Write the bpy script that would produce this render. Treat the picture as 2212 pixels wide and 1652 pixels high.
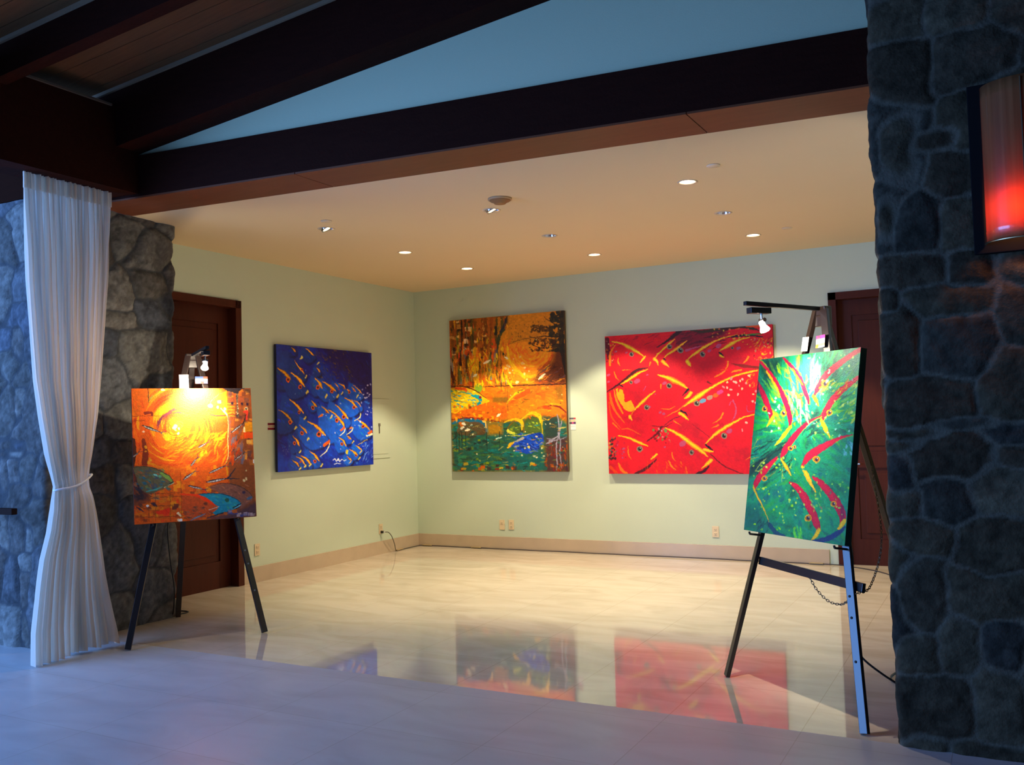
import bpy, bmesh, math, random
import numpy as np
from mathutils import Vector, Matrix

for o in list(bpy.data.objects): bpy.data.objects.remove(o)
SC = bpy.context.scene; C = SC.collection
PI = math.pi

# ---------------------------------------------------------------- camera, world, exposure, large lights
F_PX, YAW, PITCH, ROLL = 1971.87, -0.493366, 0.0468557, -0.025976
CAM = Vector((6.65935, -9.75388, 1.5))
def camera():
    cy, sy, cp, sp = math.cos(YAW), math.sin(YAW), math.cos(PITCH), math.sin(PITCH)
    f = Vector((sy*cp, cy*cp, sp)); r = Vector((cy, -sy, 0)); u = r.cross(f)
    r2 = math.cos(ROLL)*r+math.sin(ROLL)*u; u2 = -math.sin(ROLL)*r+math.cos(ROLL)*u
    cam = bpy.data.cameras.new('camera'); o = bpy.data.objects.new('camera', cam); C.objects.link(o)
    cam.sensor_fit = 'HORIZONTAL'; cam.sensor_width = 36; cam.lens = F_PX/2212*36; cam.clip_start = .05
    o.matrix_world = Matrix(((r2.x, u2.x, -f.x, CAM.x), (r2.y, u2.y, -f.y, CAM.y), (r2.z, u2.z, -f.z, CAM.z), (0, 0, 0, 1)))
    SC.camera = o
camera()
W = bpy.data.worlds.new('dusk'); SC.world = W; W.use_nodes = True
W.node_tree.nodes['Background'].inputs[0].default_value = (0.17, 0.37, 0.92, 1)
W.node_tree.nodes['Background'].inputs[1].default_value = 1.6
SC.view_settings.view_transform = 'Standard'; SC.view_settings.look = 'None'; SC.view_settings.gamma = 1
SC.view_settings.use_curve_mapping = False; SC.view_settings.exposure = -0.28
DUSK = (0.17, 0.40, 1.0)
def area(name, loc, target, sx, sy, power, col):
    l = bpy.data.lights.new(name, 'AREA'); l.shape = 'RECTANGLE'; l.size = sx; l.size_y = sy; l.energy = power; l.color = col
    o = bpy.data.objects.new(name, l); C.objects.link(o); o.location = loc
    o.rotation_euler = (Vector(target)-Vector(loc)).to_track_quat('-Z', 'Y').to_euler(); return o
# blue evening sky seen through the open side of the veranda, beyond the curtain
area('dusk_sky_light', (-2.2, -10.6, 2.1), (1.6, -6.0, 0.7), 6.0, 3.4, 1150, DUSK)

WARM = (1.0, 0.82, 0.56)

# ---------------------------------------------------------------- helpers
def lin(c, k=1.0):
    return tuple((v/255/12.92 if v/255 <= .04045 else ((v/255+.055)/1.055)**2.4)*k for v in c)
MATS = {}
def mat(name, base=(.5, .5, .5), rough=.6, metal=0, spec=.5, noise=None, bump=None, emit=None, estr=0, trans=0, alpha=1, wood=None, coat=0, ior=1.45):
    """procedural material; noise=(scale, darker factor), bump=(scale, strength), wood=(second colour, axis stretch)"""
    if name in MATS: return MATS[name]
    m = bpy.data.materials.new(name); m.use_nodes = True; N = m.node_tree.nodes; L = m.node_tree.links; b = N['Principled BSDF']
    b.inputs['Base Color'].default_value = (*base, 1); b.inputs['Roughness'].default_value = rough; b.inputs['Metallic'].default_value = metal
    b.inputs['Specular IOR Level'].default_value = spec; b.inputs['IOR'].default_value = ior; b.inputs['Coat Weight'].default_value = coat
    b.inputs['Transmission Weight'].default_value = trans; b.inputs['Alpha'].default_value = alpha
    if emit: b.inputs['Emission Color'].default_value = (*emit, 1); b.inputs['Emission Strength'].default_value = estr
    tc = N.new('ShaderNodeTexCoord')
    if noise or wood:
        mp = N.new('ShaderNodeMapping'); L.new(tc.outputs['Object'], mp.inputs[0])
        nz = N.new('ShaderNodeTexNoise'); nz.inputs['Scale'].default_value = (noise or (6, 0))[0]; nz.inputs['Detail'].default_value = 6
        if wood: mp.inputs['Scale'].default_value = wood[1]
        L.new(mp.outputs[0], nz.inputs['Vector']); cr = N.new('ShaderNodeMix'); cr.data_type = 'RGBA'
        L.new(nz.outputs['Fac'], cr.inputs[0]); cr.inputs[6].default_value = (*base, 1)
        c2 = wood[0] if wood else tuple(v*noise[1] for v in base); cr.inputs[7].default_value = (*c2, 1); L.new(cr.outputs[2], b.inputs['Base Color'])
    if bump:
        nb = N.new('ShaderNodeTexNoise'); nb.inputs['Scale'].default_value = bump[0]; nb.inputs['Detail'].default_value = 5
        L.new(tc.outputs['Object'], nb.inputs['Vector']); bp = N.new('ShaderNodeBump'); bp.inputs['Strength'].default_value = bump[1]; bp.inputs['Distance'].default_value = .01
        L.new(nb.outputs['Fac'], bp.inputs['Height']); L.new(bp.outputs[0], b.inputs['Normal'])
    MATS[name] = m; return m

def link(name, me, m=None, parent=None):
    o = bpy.data.objects.new(name, me); C.objects.link(o)
    if m is not None:
        for k in (m if isinstance(m, (list, tuple)) else [m]): me.materials.append(k)
    if parent is not None: o.parent = parent
    return o
def obj(name, bm, m, parent=None, smooth=False):
    me = bpy.data.meshes.new(name); bmesh.ops.recalc_face_normals(bm, faces=bm.faces); bm.to_mesh(me); bm.free()
    if smooth:
        for p in me.polygons: p.use_smooth = True
    return link(name, me, m, parent)
def tag(o, label=None, cat=None, group=None, kind=None):
    if label: o['label'] = label
    if cat: o['category'] = cat
    if group: o['group'] = group
    if kind: o['kind'] = kind
    return o
def thing(name, label, cat, loc=(0, 0, 0), rz=0, group=None):
    o = bpy.data.objects.new(name, None); C.objects.link(o); o.location = loc; o.rotation_euler = (0, 0, rz); o.empty_display_size = .1
    return tag(o, label, cat, group)
def struct(name, bm, m, label=None, parent=None):
    o = obj(name, bm, m, parent); tag(o, label, None, None, 'structure' if parent is None else None); return o
def box(bm, c, s, M=None, bev=0):
    r = bmesh.ops.create_cube(bm, size=1); v = r['verts']
    bmesh.ops.scale(bm, vec=s, verts=v)
    if bev:
        e = list({e for q in v for e in q.link_edges}); r2 = bmesh.ops.bevel(bm, geom=e, offset=bev, segments=2, affect='EDGES', profile=.6); v = [q for q in r2['verts']]
        v = list({q for f in r2['faces'] for q in f.verts} | set(v))
    bmesh.ops.translate(bm, vec=c, verts=v)
    if M is not None: bmesh.ops.transform(bm, matrix=M, verts=v)
    return v
def span(bm, a, b, bev=0):
    a, b = Vector(a), Vector(b); return box(bm, (a+b)/2, [abs(v) for v in (b-a)], bev=bev)
def beam(bm, p0, p1, w, t, nrm, bev=0, e0=0, e1=0):
    """bar from p0 to p1: w across, t along nrm"""
    p0, p1, nrm = Vector(p0), Vector(p1), Vector(nrm); z = (p1-p0).normalized(); x = nrm.cross(z).normalized(); y = z.cross(x)
    M = Matrix(((x.x, y.x, z.x, 0), (x.y, y.y, z.y, 0), (x.z, y.z, z.z, 0), (0, 0, 0, 1))); M.translation = (p0+p1)/2+z*(e1-e0)/2
    return box(bm, (0, 0, 0), (w, t, (p1-p0).length+e0+e1), M, bev)
def tube(bm, P, r, n=8, closed=False, cap=True):
    P = [Vector(p) for p in P]; rings = []; up = None
    R = r if isinstance(r, (list, tuple)) else [r]*len(P)
    for i, p in enumerate(P):
        d = ((P[(i+1) % len(P)]-P[i-1]) if closed else (P[min(i+1, len(P)-1)]-P[max(i-1, 0)])).normalized()
        if up is None: up = d.orthogonal().normalized()
        up = (up-d*up.dot(d)).normalized(); s = d.cross(up)
        rings.append([bm.verts.new(p+(up*math.cos(2*PI*k/n)+s*math.sin(2*PI*k/n))*R[i]) for k in range(n)])
    for i in range(len(P) if closed else len(P)-1):
        a, b = rings[i], rings[(i+1) % len(P)]
        for k in range(n): bm.faces.new((a[k], a[(k+1) % n], b[(k+1) % n], b[k]))
    if cap and not closed: bm.faces.new(rings[0][::-1]); bm.faces.new(rings[-1])
def smooth_path(P, k=8):
    P = [Vector(p) for p in P]; Q = [2*P[0]-P[1]]+P+[2*P[-1]-P[-2]]; out = []
    for i in range(1, len(Q)-2):
        a, b, c, d = Q[i-1:i+3]
        for j in range(k):
            t = j/k; out.append(.5*((2*b)+(c-a)*t+(2*a-5*b+4*c-d)*t*t+(3*b-a-3*c+d)*t**3))
    return out+[P[-1]]
def lathe(bm, prof, n=24, M=None, close=False):
    rings = []
    for r, z in prof: rings.append([bm.verts.new((r*math.cos(2*PI*k/n), r*math.sin(2*PI*k/n), z)) for k in range(n)])
    for a, b in zip(rings, rings[1:]):
        for k in range(n): bm.faces.new((a[k], a[(k+1) % n], b[(k+1) % n], b[k]))
    if close: bm.faces.new(rings[0][::-1]); bm.faces.new(rings[-1])
    if M is not None: bmesh.ops.transform(bm, matrix=M, verts=[v for q in rings for v in q])
def aim(d):
    return Vector(d).to_track_quat('-Z', 'Y').to_matrix().to_4x4()
def spot(name, loc, d, power, angle, blend, col, radius=.02, parent=None):
    l = bpy.data.lights.new(name, 'SPOT'); l.energy = power; l.spot_size = math.radians(angle); l.spot_blend = blend; l.color = col; l.shadow_soft_size = radius
    o = bpy.data.objects.new(name, l); C.objects.link(o); o.parent = parent
    o.matrix_local = Matrix.Translation(loc) @ aim(d); return o
def color_mesh(me, col, name='paint'):
    a = me.color_attributes.new(name, 'FLOAT_COLOR', 'POINT'); a.data.foreach_set('color', np.c_[col, np.ones(len(col))].astype(np.float32).ravel())
def grid_mesh(name, co, nu, nv, col=None, smooth=True):
    """co: (nv*nu, 3) rows of nu"""
    me = bpy.data.meshes.new(name); me.vertices.add(nu*nv); me.vertices.foreach_set('co', np.asarray(co, np.float32).ravel())
    i = (np.arange(nv-1)[:, None]*nu+np.arange(nu-1)[None, :]).ravel(); q = np.stack([i, i+nu, i+nu+1, i+1], 1); n = len(q)
    me.loops.add(n*4); me.loops.foreach_set('vertex_index', q.ravel().astype(np.int32)); me.polygons.add(n)
    me.polygons.foreach_set('loop_start', np.arange(0, n*4, 4, dtype=np.int32)); me.polygons.foreach_set('loop_total', np.full(n, 4, dtype=np.int32)) if bpy.app.version < (4, 0, 0) else None
    me.polygons.foreach_set('use_smooth', np.full(n, smooth)); me.update(calc_edges=True)
    if col is not None: color_mesh(me, col)
    return me
def vcol_mat(name, rough=.6, bump=(90, .3), gain=1.0, sat=1.0, spec=.5, coat=0):
    m = mat(name, rough=rough, bump=bump, spec=spec, coat=coat); N = m.node_tree.nodes; L = m.node_tree.links
    a = N.new('ShaderNodeVertexColor'); a.layer_name = 'paint'; h = N.new('ShaderNodeHueSaturation'); h.inputs['Saturation'].default_value = sat; h.inputs['Value'].default_value = gain
    L.new(a.outputs[0], h.inputs['Color']); L.new(h.outputs[0], N['Principled BSDF'].inputs['Base Color']); return m
# ---------------------------------------------------------------- painting tools (colours of the canvases, computed as mesh colours)
def vnoise(x, y, seed=0):
    xi = np.floor(x).astype(np.int64); yi = np.floor(y).astype(np.int64)
    fx = x - xi; fy = y - yi; fx = fx*fx*(3-2*fx); fy = fy*fy*(3-2*fy)
    def h(a, b):
        n = (a*374761393 + b*668265263 + seed*974711) & 0x7fffffff
        n = ((n ^ (n >> 13))*1274126177) & 0x7fffffff
        return ((n ^ (n >> 16)) & 0xffff)/65535.0
    return (h(xi, yi)*(1-fx)+h(xi+1, yi)*fx)*(1-fy)+(h(xi, yi+1)*(1-fx)+h(xi+1, yi+1)*fx)*fy

def fbm(x, y, seed=0, octv=4):
    r = 0; a = 0.5; t = 0
    for i in range(octv):
        r = r + a*vnoise(x*2**i, y*2**i, seed+i*17); t += a; a *= 0.55
    return r/t

def homography(src, dst):
    A = []; b = []
    for (x, y), (u, v) in zip(src, dst):
        A.append([x, y, 1, 0, 0, 0, -u*x, -u*y]); b.append(u)
        A.append([0, 0, 0, x, y, 1, -v*x, -v*y]); b.append(v)
    return np.append(np.linalg.solve(np.array(A, float), np.array(b, float)), 1).reshape(3, 3)

def curve_pts(P, n=None):
    P = np.array(P, float)
    if len(P) == 2: return P[0]+(P[1]-P[0])*np.linspace(0, 1, 8)[:, None]
    Q = np.vstack([2*P[0]-P[1], P, 2*P[-1]-P[-2]]); out = []
    for i in range(1, len(Q)-2):
        t = np.linspace(0, 1, 9)[:-1, None]; a, b, c, d = Q[i-1], Q[i], Q[i+1], Q[i+2]
        out.append(0.5*((2*b)+(-a+c)*t+(2*a-5*b+4*c-d)*t*t+(-a+3*b-3*c+d)*t**3))
    return np.vstack(out+[P[-1:]])

class Art:
    """A canvas w x h samples; drawing coordinates are those of QUAD (its four corners TL TR BR BL)."""
    def __init__(s, w, h, quad, bg, seed=1):
        s.w, s.h = w, h; s.H = homography(quad, [(0, 0), (w, 0), (w, h), (0, h)])
        s.k = 0.5*(w/np.hypot(quad[1][0]-quad[0][0], quad[1][1]-quad[0][1])+h/np.hypot(quad[3][0]-quad[0][0], quad[3][1]-quad[0][1]))
        s.img = np.zeros((h, w, 3))+np.array(bg, float); s.r = np.random.RandomState(seed); s.seed = seed
        s.Y, s.X = np.mgrid[0:h, 0:w].astype(float)
    def m(s, P):
        P = np.array(P, float).reshape(-1, 2); q = np.c_[P, np.ones(len(P))] @ s.H.T
        return q[:, :2]/q[:, 2:]
    def mix(s, x0, x1, y0, y1, a, col):
        v = s.img[y0:y1, x0:x1]; s.img[y0:y1, x0:x1] = v+(np.array(col, float)-v)*a[..., None]
    def stroke(s, P, w, col, col2=None, a=1.0, rough=0.25, hard=1.2):
        """w: widths along the stroke in drawing units; col2: colour of the thick core"""
        C = curve_pts(s.m(P)); W = np.interp(np.linspace(0, 1, len(C)), np.linspace(0, 1, len(np.atleast_1d(w))), np.atleast_1d(w))*s.k*0.5
        pad = W.max()+3; x0 = int(max(0, C[:, 0].min()-pad)); x1 = int(min(s.w, C[:, 0].max()+pad+1)); y0 = int(max(0, C[:, 1].min()-pad)); y1 = int(min(s.h, C[:, 1].max()+pad+1))
        if x1 <= x0 or y1 <= y0: return
        X = s.X[y0:y1, x0:x1]+.5; Y = s.Y[y0:y1, x0:x1]+.5; best = np.full(X.shape, 1e9); T = np.zeros(X.shape)
        for i in range(len(C)-1):
            ax, ay = C[i]; dx, dy = C[i+1]-C[i]; L = dx*dx+dy*dy+1e-9
            t = np.clip(((X-ax)*dx+(Y-ay)*dy)/L, 0, 1); ww = W[i]+(W[i+1]-W[i])*t
            d = np.hypot(X-ax-dx*t, Y-ay-dy*t)-ww; u = d < best; best = np.where(u, d, best); T = np.where(u, ww, T)
        if rough: best = best+(vnoise(X*.45, Y*.45, s.seed)-.5)*rough*np.minimum(4, T+1)
        al = np.clip(.5-best/hard, 0, 1)*a
        s.mix(x0, x1, y0, y1, al, col)
        if col2 is not None:
            al2 = np.clip((-best-T*.25)/(T*.45+.3), 0, 1)*al*np.clip((T*2-1)/2.0, 0, 1); s.mix(x0, x1, y0, y1, al2, col2)
    def poly(s, P, col, a=1.0, soft=1.2, rough=1.5, var=0.0):
        Q = s.m(P); pad = 4; x0 = int(max(0, Q[:, 0].min()-pad)); x1 = int(min(s.w, Q[:, 0].max()+pad)); y0 = int(max(0, Q[:, 1].min()-pad)); y1 = int(min(s.h, Q[:, 1].max()+pad))
        if x1 <= x0 or y1 <= y0: return
        X = s.X[y0:y1, x0:x1]+.5; Y = s.Y[y0:y1, x0:x1]+.5
        X = X+(vnoise(X*.3, Y*.3, 5)-.5)*rough; Y = Y+(vnoise(X*.3, Y*.3, 9)-.5)*rough
        ins = np.zeros(X.shape, bool); best = np.full(X.shape, 1e9)
        for i in range(len(Q)):
            ax, ay = Q[i]; bx, by = Q[(i+1) % len(Q)]; dx, dy = bx-ax, by-ay
            c = ((ay > Y) != (by > Y)) & (X < (bx-ax)*(Y-ay)/((by-ay) if abs(by-ay) > 1e-9 else 1e-9)+ax); ins ^= c
            t = np.clip(((X-ax)*dx+(Y-ay)*dy)/(dx*dx+dy*dy+1e-9), 0, 1); best = np.minimum(best, np.hypot(X-ax-dx*t, Y-ay-dy*t))
        d = np.where(ins, -best, best); al = np.clip(.5-d/soft, 0, 1)*a
        if var: al = al*np.clip(1-var+var*2*fbm(X*.12, Y*.12, s.seed+3), 0, 1)
        s.mix(x0, x1, y0, y1, al, col)
    def curvepoly(s, P, col, **k): s.poly([tuple(q) for q in curve_pts(list(P)+[P[0]])[:-1]], col, **k)
    def dot(s, x, y, rx, ry, col, ang=0, a=1.0):
        t = np.linspace(0, 2*np.pi, 15)[:-1]; c, n = math.cos(ang), math.sin(ang)
        s.poly([(x+rx*math.cos(q)*c-ry*math.sin(q)*n, y+rx*math.cos(q)*n+ry*math.sin(q)*c) for q in t], col, a=a, rough=.4)
    def eye(s, x, y, r, rim, iris, pupil=(15, 12, 12)):
        s.dot(x, y, r, r, rim); s.dot(x, y, r*.78, r*.78, iris); s.dot(x, y, r*.42, r*.5, pupil); s.dot(x+r*.2, y-r*.25, r*.16, r*.16, (235, 235, 220))
    def dabs(s, n, box, cols, L, W, ang, a=(.4, .9), jit=.3, bend=.1):
        """n loose brush strokes inside box (x0,y0,x1,y1); ang: degrees or a function of (x, y)"""
        for i in range(n):
            x = s.r.uniform(box[0], box[2]); y = s.r.uniform(box[1], box[3])
            g = math.radians(ang(x, y) if callable(ang) else ang)+s.r.normal(0, jit)
            l = s.r.uniform(*L)*.5; w = s.r.uniform(*W); dx, dy = math.cos(g)*l, math.sin(g)*l; b = s.r.normal(0, bend)*l
            s.stroke([(x-dx, y-dy), (x-dy/l*b, y+dx/l*b), (x+dx, y+dy)], [w*.4, w, w*.3], cols[s.r.randint(len(cols))], a=s.r.uniform(*a), rough=.5)
    def dots(s, n, box, cols, R, sq=.6, a=(.7, 1)):
        for i in range(n):
            r = s.r.uniform(*R); s.dot(s.r.uniform(box[0], box[2]), s.r.uniform(box[1], box[3]), r, r*s.r.uniform(sq, 1), cols[s.r.randint(len(cols))], ang=s.r.uniform(0, 3), a=s.r.uniform(*a))
    def tiles(s, n, box, cols, W, Hh, a=(.5, .95)):
        for i in range(n):
            x = s.r.uniform(box[0], box[2]); y = s.r.uniform(box[1], box[3]); w = s.r.uniform(*W)*.5; h = s.r.uniform(*Hh)*.5
            s.poly([(x-w, y-h), (x+w, y-h*s.r.uniform(.8, 1.1)), (x+w*s.r.uniform(.8, 1.1), y+h), (x-w, y+h)], cols[s.r.randint(len(cols))], a=s.r.uniform(*a))
    def breakup(s, px, sc=.16, seed=9):
        dx = (fbm(s.X*sc, s.Y*sc, seed, 3)-.5)*2*px; dy = (fbm(s.X*sc, s.Y*sc, seed+5, 3)-.5)*2*px
        s.img = s.img[np.clip((s.Y+dy).astype(int), 0, s.h-1), np.clip((s.X+dx).astype(int), 0, s.w-1)]
    def grain(s, amt, sc=.2, seed=3, stretch=(1, 1)):
        n = fbm(s.X*sc*stretch[0], s.Y*sc*stretch[1], seed, 4)-.5
        s.img *= (1+amt*2*n)[..., None]
    def wash(s, cols, sc=.03, seed=3, stretch=(1, 1), box=None, a=1.0):
        n = np.clip((fbm(s.X*sc*stretch[0], s.Y*sc*stretch[1], seed, 5)-.25)*2, 0, .999)*(len(cols)-1)
        c = np.array(cols, float); i = n.astype(int); f = (n-i)[..., None]; v = c[i]*(1-f)+c[np.minimum(i+1, len(cols)-1)]*f
        s.img += (v-s.img)*a
    def done(s): return np.clip(s.img, 0, 255)/255.0

YEL = (250, 190, 20); ORA = (245, 120, 15); RED = (232, 10, 34); LIL = (190, 120, 155)

def art_red(w, h):
    # drawing units: the red fish canvas, corners as measured
    A = Art(w, h, [(77, 172), (1795, 45), (1806, 1568), (122, 1570)], RED, 11); S = A.stroke
    A.wash([(205, 5, 30), (238, 8, 34), (240, 12, 30), (225, 20, 35)], .02, 5)
    A.dabs(260, (80, 60, 1800, 1570), [(245, 30, 40), (215, 0, 25), (240, 40, 30), (250, 20, 45)], (40, 110), (6, 14), lambda x, y: -30 if x > 600 else 40, a=(.2, .55))
    A.curvepoly([(830, 110), (1250, 90), (1320, 160), (1100, 260), (980, 300), (820, 290), (760, 230)], (120, 5, 28), a=.85, soft=22)
    A.dabs(60, (840, 120, 1300, 290), [(90, 5, 20), (150, 10, 35), (70, 20, 25)], (60, 140), (8, 18), -18, a=(.3, .8))
    A.dabs(60, (100, 150, 820, 260), [(250, 60, 30), (140, 5, 22), (245, 40, 30), (220, 20, 30)], (40, 110), (6, 14), -28)
    S([(95, 210), (105, 300), (115, 400)], [60, 50, 20], (70, 8, 18), a=.8)
    A.dots(26, (85, 215, 200, 450), [(210, 190, 140), (40, 5, 10), (150, 110, 90), (240, 140, 60)], (5, 12))
    S([(850, 110), (780, 170), (700, 230), (610, 285)], [46, 34, 20, 6], (52, 22, 18))
    S([(960, 112), (1100, 120), (1300, 90), (1480, 75), (1600, 95), (1660, 112)], [14, 30, 34, 26, 20, 6], (60, 45, 22))
    S([(1330, 100), (1200, 160), (1090, 190)], [20, 26, 8], (70, 20, 22), a=.8)
    S([(1530, 62), (1640, 58), (1690, 70)], [24, 40, 18], (240, 90, 20))
    S([(1250, 190), (1420, 170), (1560, 162), (1690, 176)], [6, 22, 22, 8], (50, 22, 24)); S([(1505, 158), (1590, 150), (1680, 144)], [8, 18, 8], (78, 140, 60))
    A.dots(46, (1180, 90, 1560, 260), [(250, 170, 70), (230, 120, 90), (245, 210, 90), (200, 90, 80)], (5, 13))
    A.dots(44, (1560, 190, 1800, 420), [(250, 190, 70), (220, 170, 110), (240, 120, 40), (210, 120, 110), (110, 50, 40)], (6, 17))
    A.dabs(14, (1600, 190, 1790, 400), [(250, 200, 60), (250, 150, 30)], (30, 60), (8, 16), -50)
    # dark seams between the fish
    S([(105, 742), (230, 660), (330, 580), (410, 520), (520, 492)], [10, 22, 34, 30, 6], (72, 14, 22))
    S([(560, 1090), (680, 1095), (760, 1060)], [6, 10, 4], (110, 10, 22)); S([(650, 1100), (600, 1170), (500, 1245)], [26, 22, 8], (96, 18, 24))
    S([(1370, 455), (1500, 480), (1660, 497)], [8, 32, 22], (128, 34, 28)); S([(960, 1070), (1080, 1160), (1130, 1200)], [6, 8, 6], (150, 5, 25))
    S([(1140, 1370), (1260, 1480), (1400, 1545), (1460, 1565)], [10, 12, 10, 8], (120, 10, 22)); S([(1120, 640), (1170, 665)], [18, 6], (120, 40, 30))
    S([(600, 1420), (500, 1508), (385, 1568)], [8, 30, 30], (84, 12, 20)); S([(1125, 1485), (1070, 1535), (1000, 1568)], [10, 30, 30], (60, 15, 18))
    S([(680, 1080), (780, 1010), (870, 985)], [6, 12, 6], (130, 20, 40))
    # warm left side
    for P, W, c in [([(130, 760), (150, 860), (200, 960), (280, 1060)], [20, 34, 24, 8], (250, 110, 15)), ([(170, 720), (200, 840), (260, 960)], [10, 26, 16], (250, 140, 15)), ([(120, 850), (150, 1000), (240, 1110)], [14, 20, 8], (246, 80, 25)), ([(160, 1060), (190, 1090), (230, 1130)], [16, 14, 4], ORA), ([(250, 1120), (330, 1120), (440, 1180)], [10, 16, 6], (246, 95, 25)), ([(220, 1465), (250, 1530), (310, 1568)], [16, 34, 20], ORA), ([(135, 1500), (200, 1560)], [30, 26], (240, 70, 25))]: S(P, W, c)
    A.curvepoly([(190, 715), (225, 708), (262, 730), (275, 790), (285, 850), (340, 830), (372, 880), (380, 935), (300, 935), (245, 870), (205, 800)], (252, 180, 10))
    S([(225, 700), (215, 740)], [20, 10], (230, 30, 30))
    A.dots(40, (118, 1190, 190, 1420), [(60, 20, 20), (210, 150, 90), (90, 130, 110), (240, 120, 60), (40, 60, 60)], (7, 15)); A.dots(16, (190, 1240, 290, 1450), [LIL, (180, 70, 90)], (6, 14), a=(.5, .8))
    A.dots(34, (560, 1120, 740, 1260), [(230, 150, 150), (120, 30, 30), (220, 120, 100), (110, 150, 80), (90, 10, 20)], (7, 15)); A.dot(690, 1135, 18, 18, (120, 150, 80))
    A.dabs(40, (480, 1450, 900, 1560), [(248, 90, 25), (235, 60, 25), (250, 120, 30)], (20, 60), (6, 14), 80)
    A.dabs(16, (1140, 1470, 1340, 1560), [(248, 100, 25), (220, 50, 30)], (20, 50), (5, 10), 60)
    arcs = [([(150, 226), (240, 243), (330, 285), (400, 325), (478, 380)], [12, 20, 36, 30, 8]), ([(795, 198), (740, 245), (680, 300), (625, 350), (585, 402)], [10, 18, 18, 14, 6]),
            ([(918, 213), (860, 260), (800, 308), (730, 352), (680, 398)], [6, 18, 24, 20, 8]), ([(1440, 150), (1300, 185), (1200, 225), (1100, 280), (1000, 350), (922, 412)], [4, 10, 16, 26, 24, 8]),
            ([(1560, 180), (1460, 205), (1380, 243), (1310, 285), (1250, 324)], [8, 18, 32, 26, 6]), ([(515, 513), (440, 542), (370, 585), (300, 632), (240, 668)], [8, 18, 28, 22, 6]),
            ([(615, 568), (700, 592), (780, 628), (860, 668), (925, 716)], [10, 30, 46, 34, 6]), ([(590, 735), (530, 780), (470, 835), (420, 882), (372, 935)], [8, 20, 30, 24, 10]),
            ([(1625, 525), (1500, 550), (1380, 588), (1260, 642), (1140, 712), (1040, 778), (960, 832), (878, 890)], [14, 18, 18, 20, 24, 44, 34, 8]),
            ([(690, 1108), (780, 1150), (860, 1200), (940, 1262), (1040, 1332), (1112, 1398)], [10, 28, 34, 42, 36, 8]), ([(215, 1188), (300, 1202), (380, 1236), (450, 1265), (515, 1292)], [10, 18, 24, 26, 8]),
            ([(1625, 965), (1500, 992), (1400, 1040), (1290, 1102), (1180, 1178), (1085, 1268)], [8, 14, 20, 30, 26, 8])]
    for P, W in arcs: S(P, np.array(W)*1.25, ORA, (255, 225, 60))
    for P, W in [([(375, 930), (345, 985)], [12, 8])]: S(P, W, ORA)
    lips = [([(490, 380), (465, 412), (440, 442)], [20, 18, 6]), ([(583, 405), (610, 430), (625, 468)], [30, 24, 6]), ([(668, 430), (700, 460), (732, 492)], [30, 26, 6]), ([(920, 428), (935, 452), (950, 480)], [34, 34, 8]), ([(1253, 368), (1290, 388)], [22, 12]),
            ([(950, 752), (925, 785), (885, 812)], [30, 26, 8]), ([(330, 995), (350, 1025)], [30, 14]), ([(835, 960), (875, 985), (922, 1028)], [30, 28, 6]), ([(1140, 1432), (1095, 1472), (1045, 1512)], [32, 24, 6]), ([(602, 1370), (570, 1398), (540, 1425)], [20, 20, 6]), ([(1075, 1325), (1115, 1335), (1165, 1342)], [26, 26, 10])]
    for P, W in lips: S(P, np.array(W)*1.2, (248, 160, 20), (255, 225, 70))
    for P, W in [([(925, 718), (895, 748), (868, 780)], [20, 16, 6]), ([(850, 935), (890, 955), (915, 985)], [18, 16, 6]), ([(1088, 1275), (1120, 1300), (1158, 1328)], [12, 24, 8]), ([(1250, 342), (1285, 366)], [18, 10]), ([(680, 402), (700, 418)], [14, 8]), ([(230, 672), (262, 690)], [12, 8])]: S(P, W, (30, 14, 16))
    gills = [([(185, 262), (140, 330), (130, 400), (132, 470)], [10, 26, 30, 22]), ([(215, 395), (216, 440), (232, 478)], [8, 22, 6]), ([(172, 540), (192, 590), (222, 628)], [10, 18, 6]), ([(1332, 432), (1325, 480), (1298, 520)], [16, 18, 6]), ([(1542, 385), (1520, 420), (1480, 455)], [26, 24, 4]), ([(1300, 528), (1250, 562), (1195, 590)], [14, 22, 10]), ([(1465, 518), (1400, 530), (1360, 545)], [22, 20, 6]),
             ([(1272, 955), (1235, 1020), (1165, 1065)], [16, 18, 6]), ([(1225, 1080), (1150, 1110)], [16, 6]), ([(930, 830), (840, 915), (750, 965), (680, 1005)], [8, 12, 10, 4]), ([(790, 890), (730, 920), (650, 915)], [6, 14, 6]), ([(755, 1350), (758, 1400), (792, 1442)], [10, 16, 5]), ([(722, 1440), (750, 1490), (795, 1532)], [14, 20, 6]), ([(1548, 1385), (1485, 1428)], [12, 5]), ([(312, 1290), (318, 1370), (345, 1422)], [6, 16, 6]), ([(1255, 515), (1330, 520)], [6, 4]), ([(650, 670), (648, 710)], [18, 10]), ([(775, 1040), (850, 1085)], [16, 6]), ([(260, 520), (350, 515)], [12, 4]), ([(545, 440), (530, 480)], [20, 8])]
    for P, W in gills: S(P, W, (250, 105, 25), (255, 150, 30))
    for P, W in [([(1372, 825), (1400, 900), (1392, 980), (1358, 1040)], [12, 14, 14, 6]), ([(1335, 880), (1350, 850), (1382, 830)], [6, 10, 4]), ([(495, 690), (470, 732)], [12, 6]), ([(1560, 1190), (1600, 1240)], [16, 12]), ([(910, 320), (1000, 290), (1080, 262)], [30, 14, 4]), ([(1510, 880), (1520, 940), (1600, 935)], [6, 10, 6])]: S(P, W, LIL, a=.75)
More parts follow.
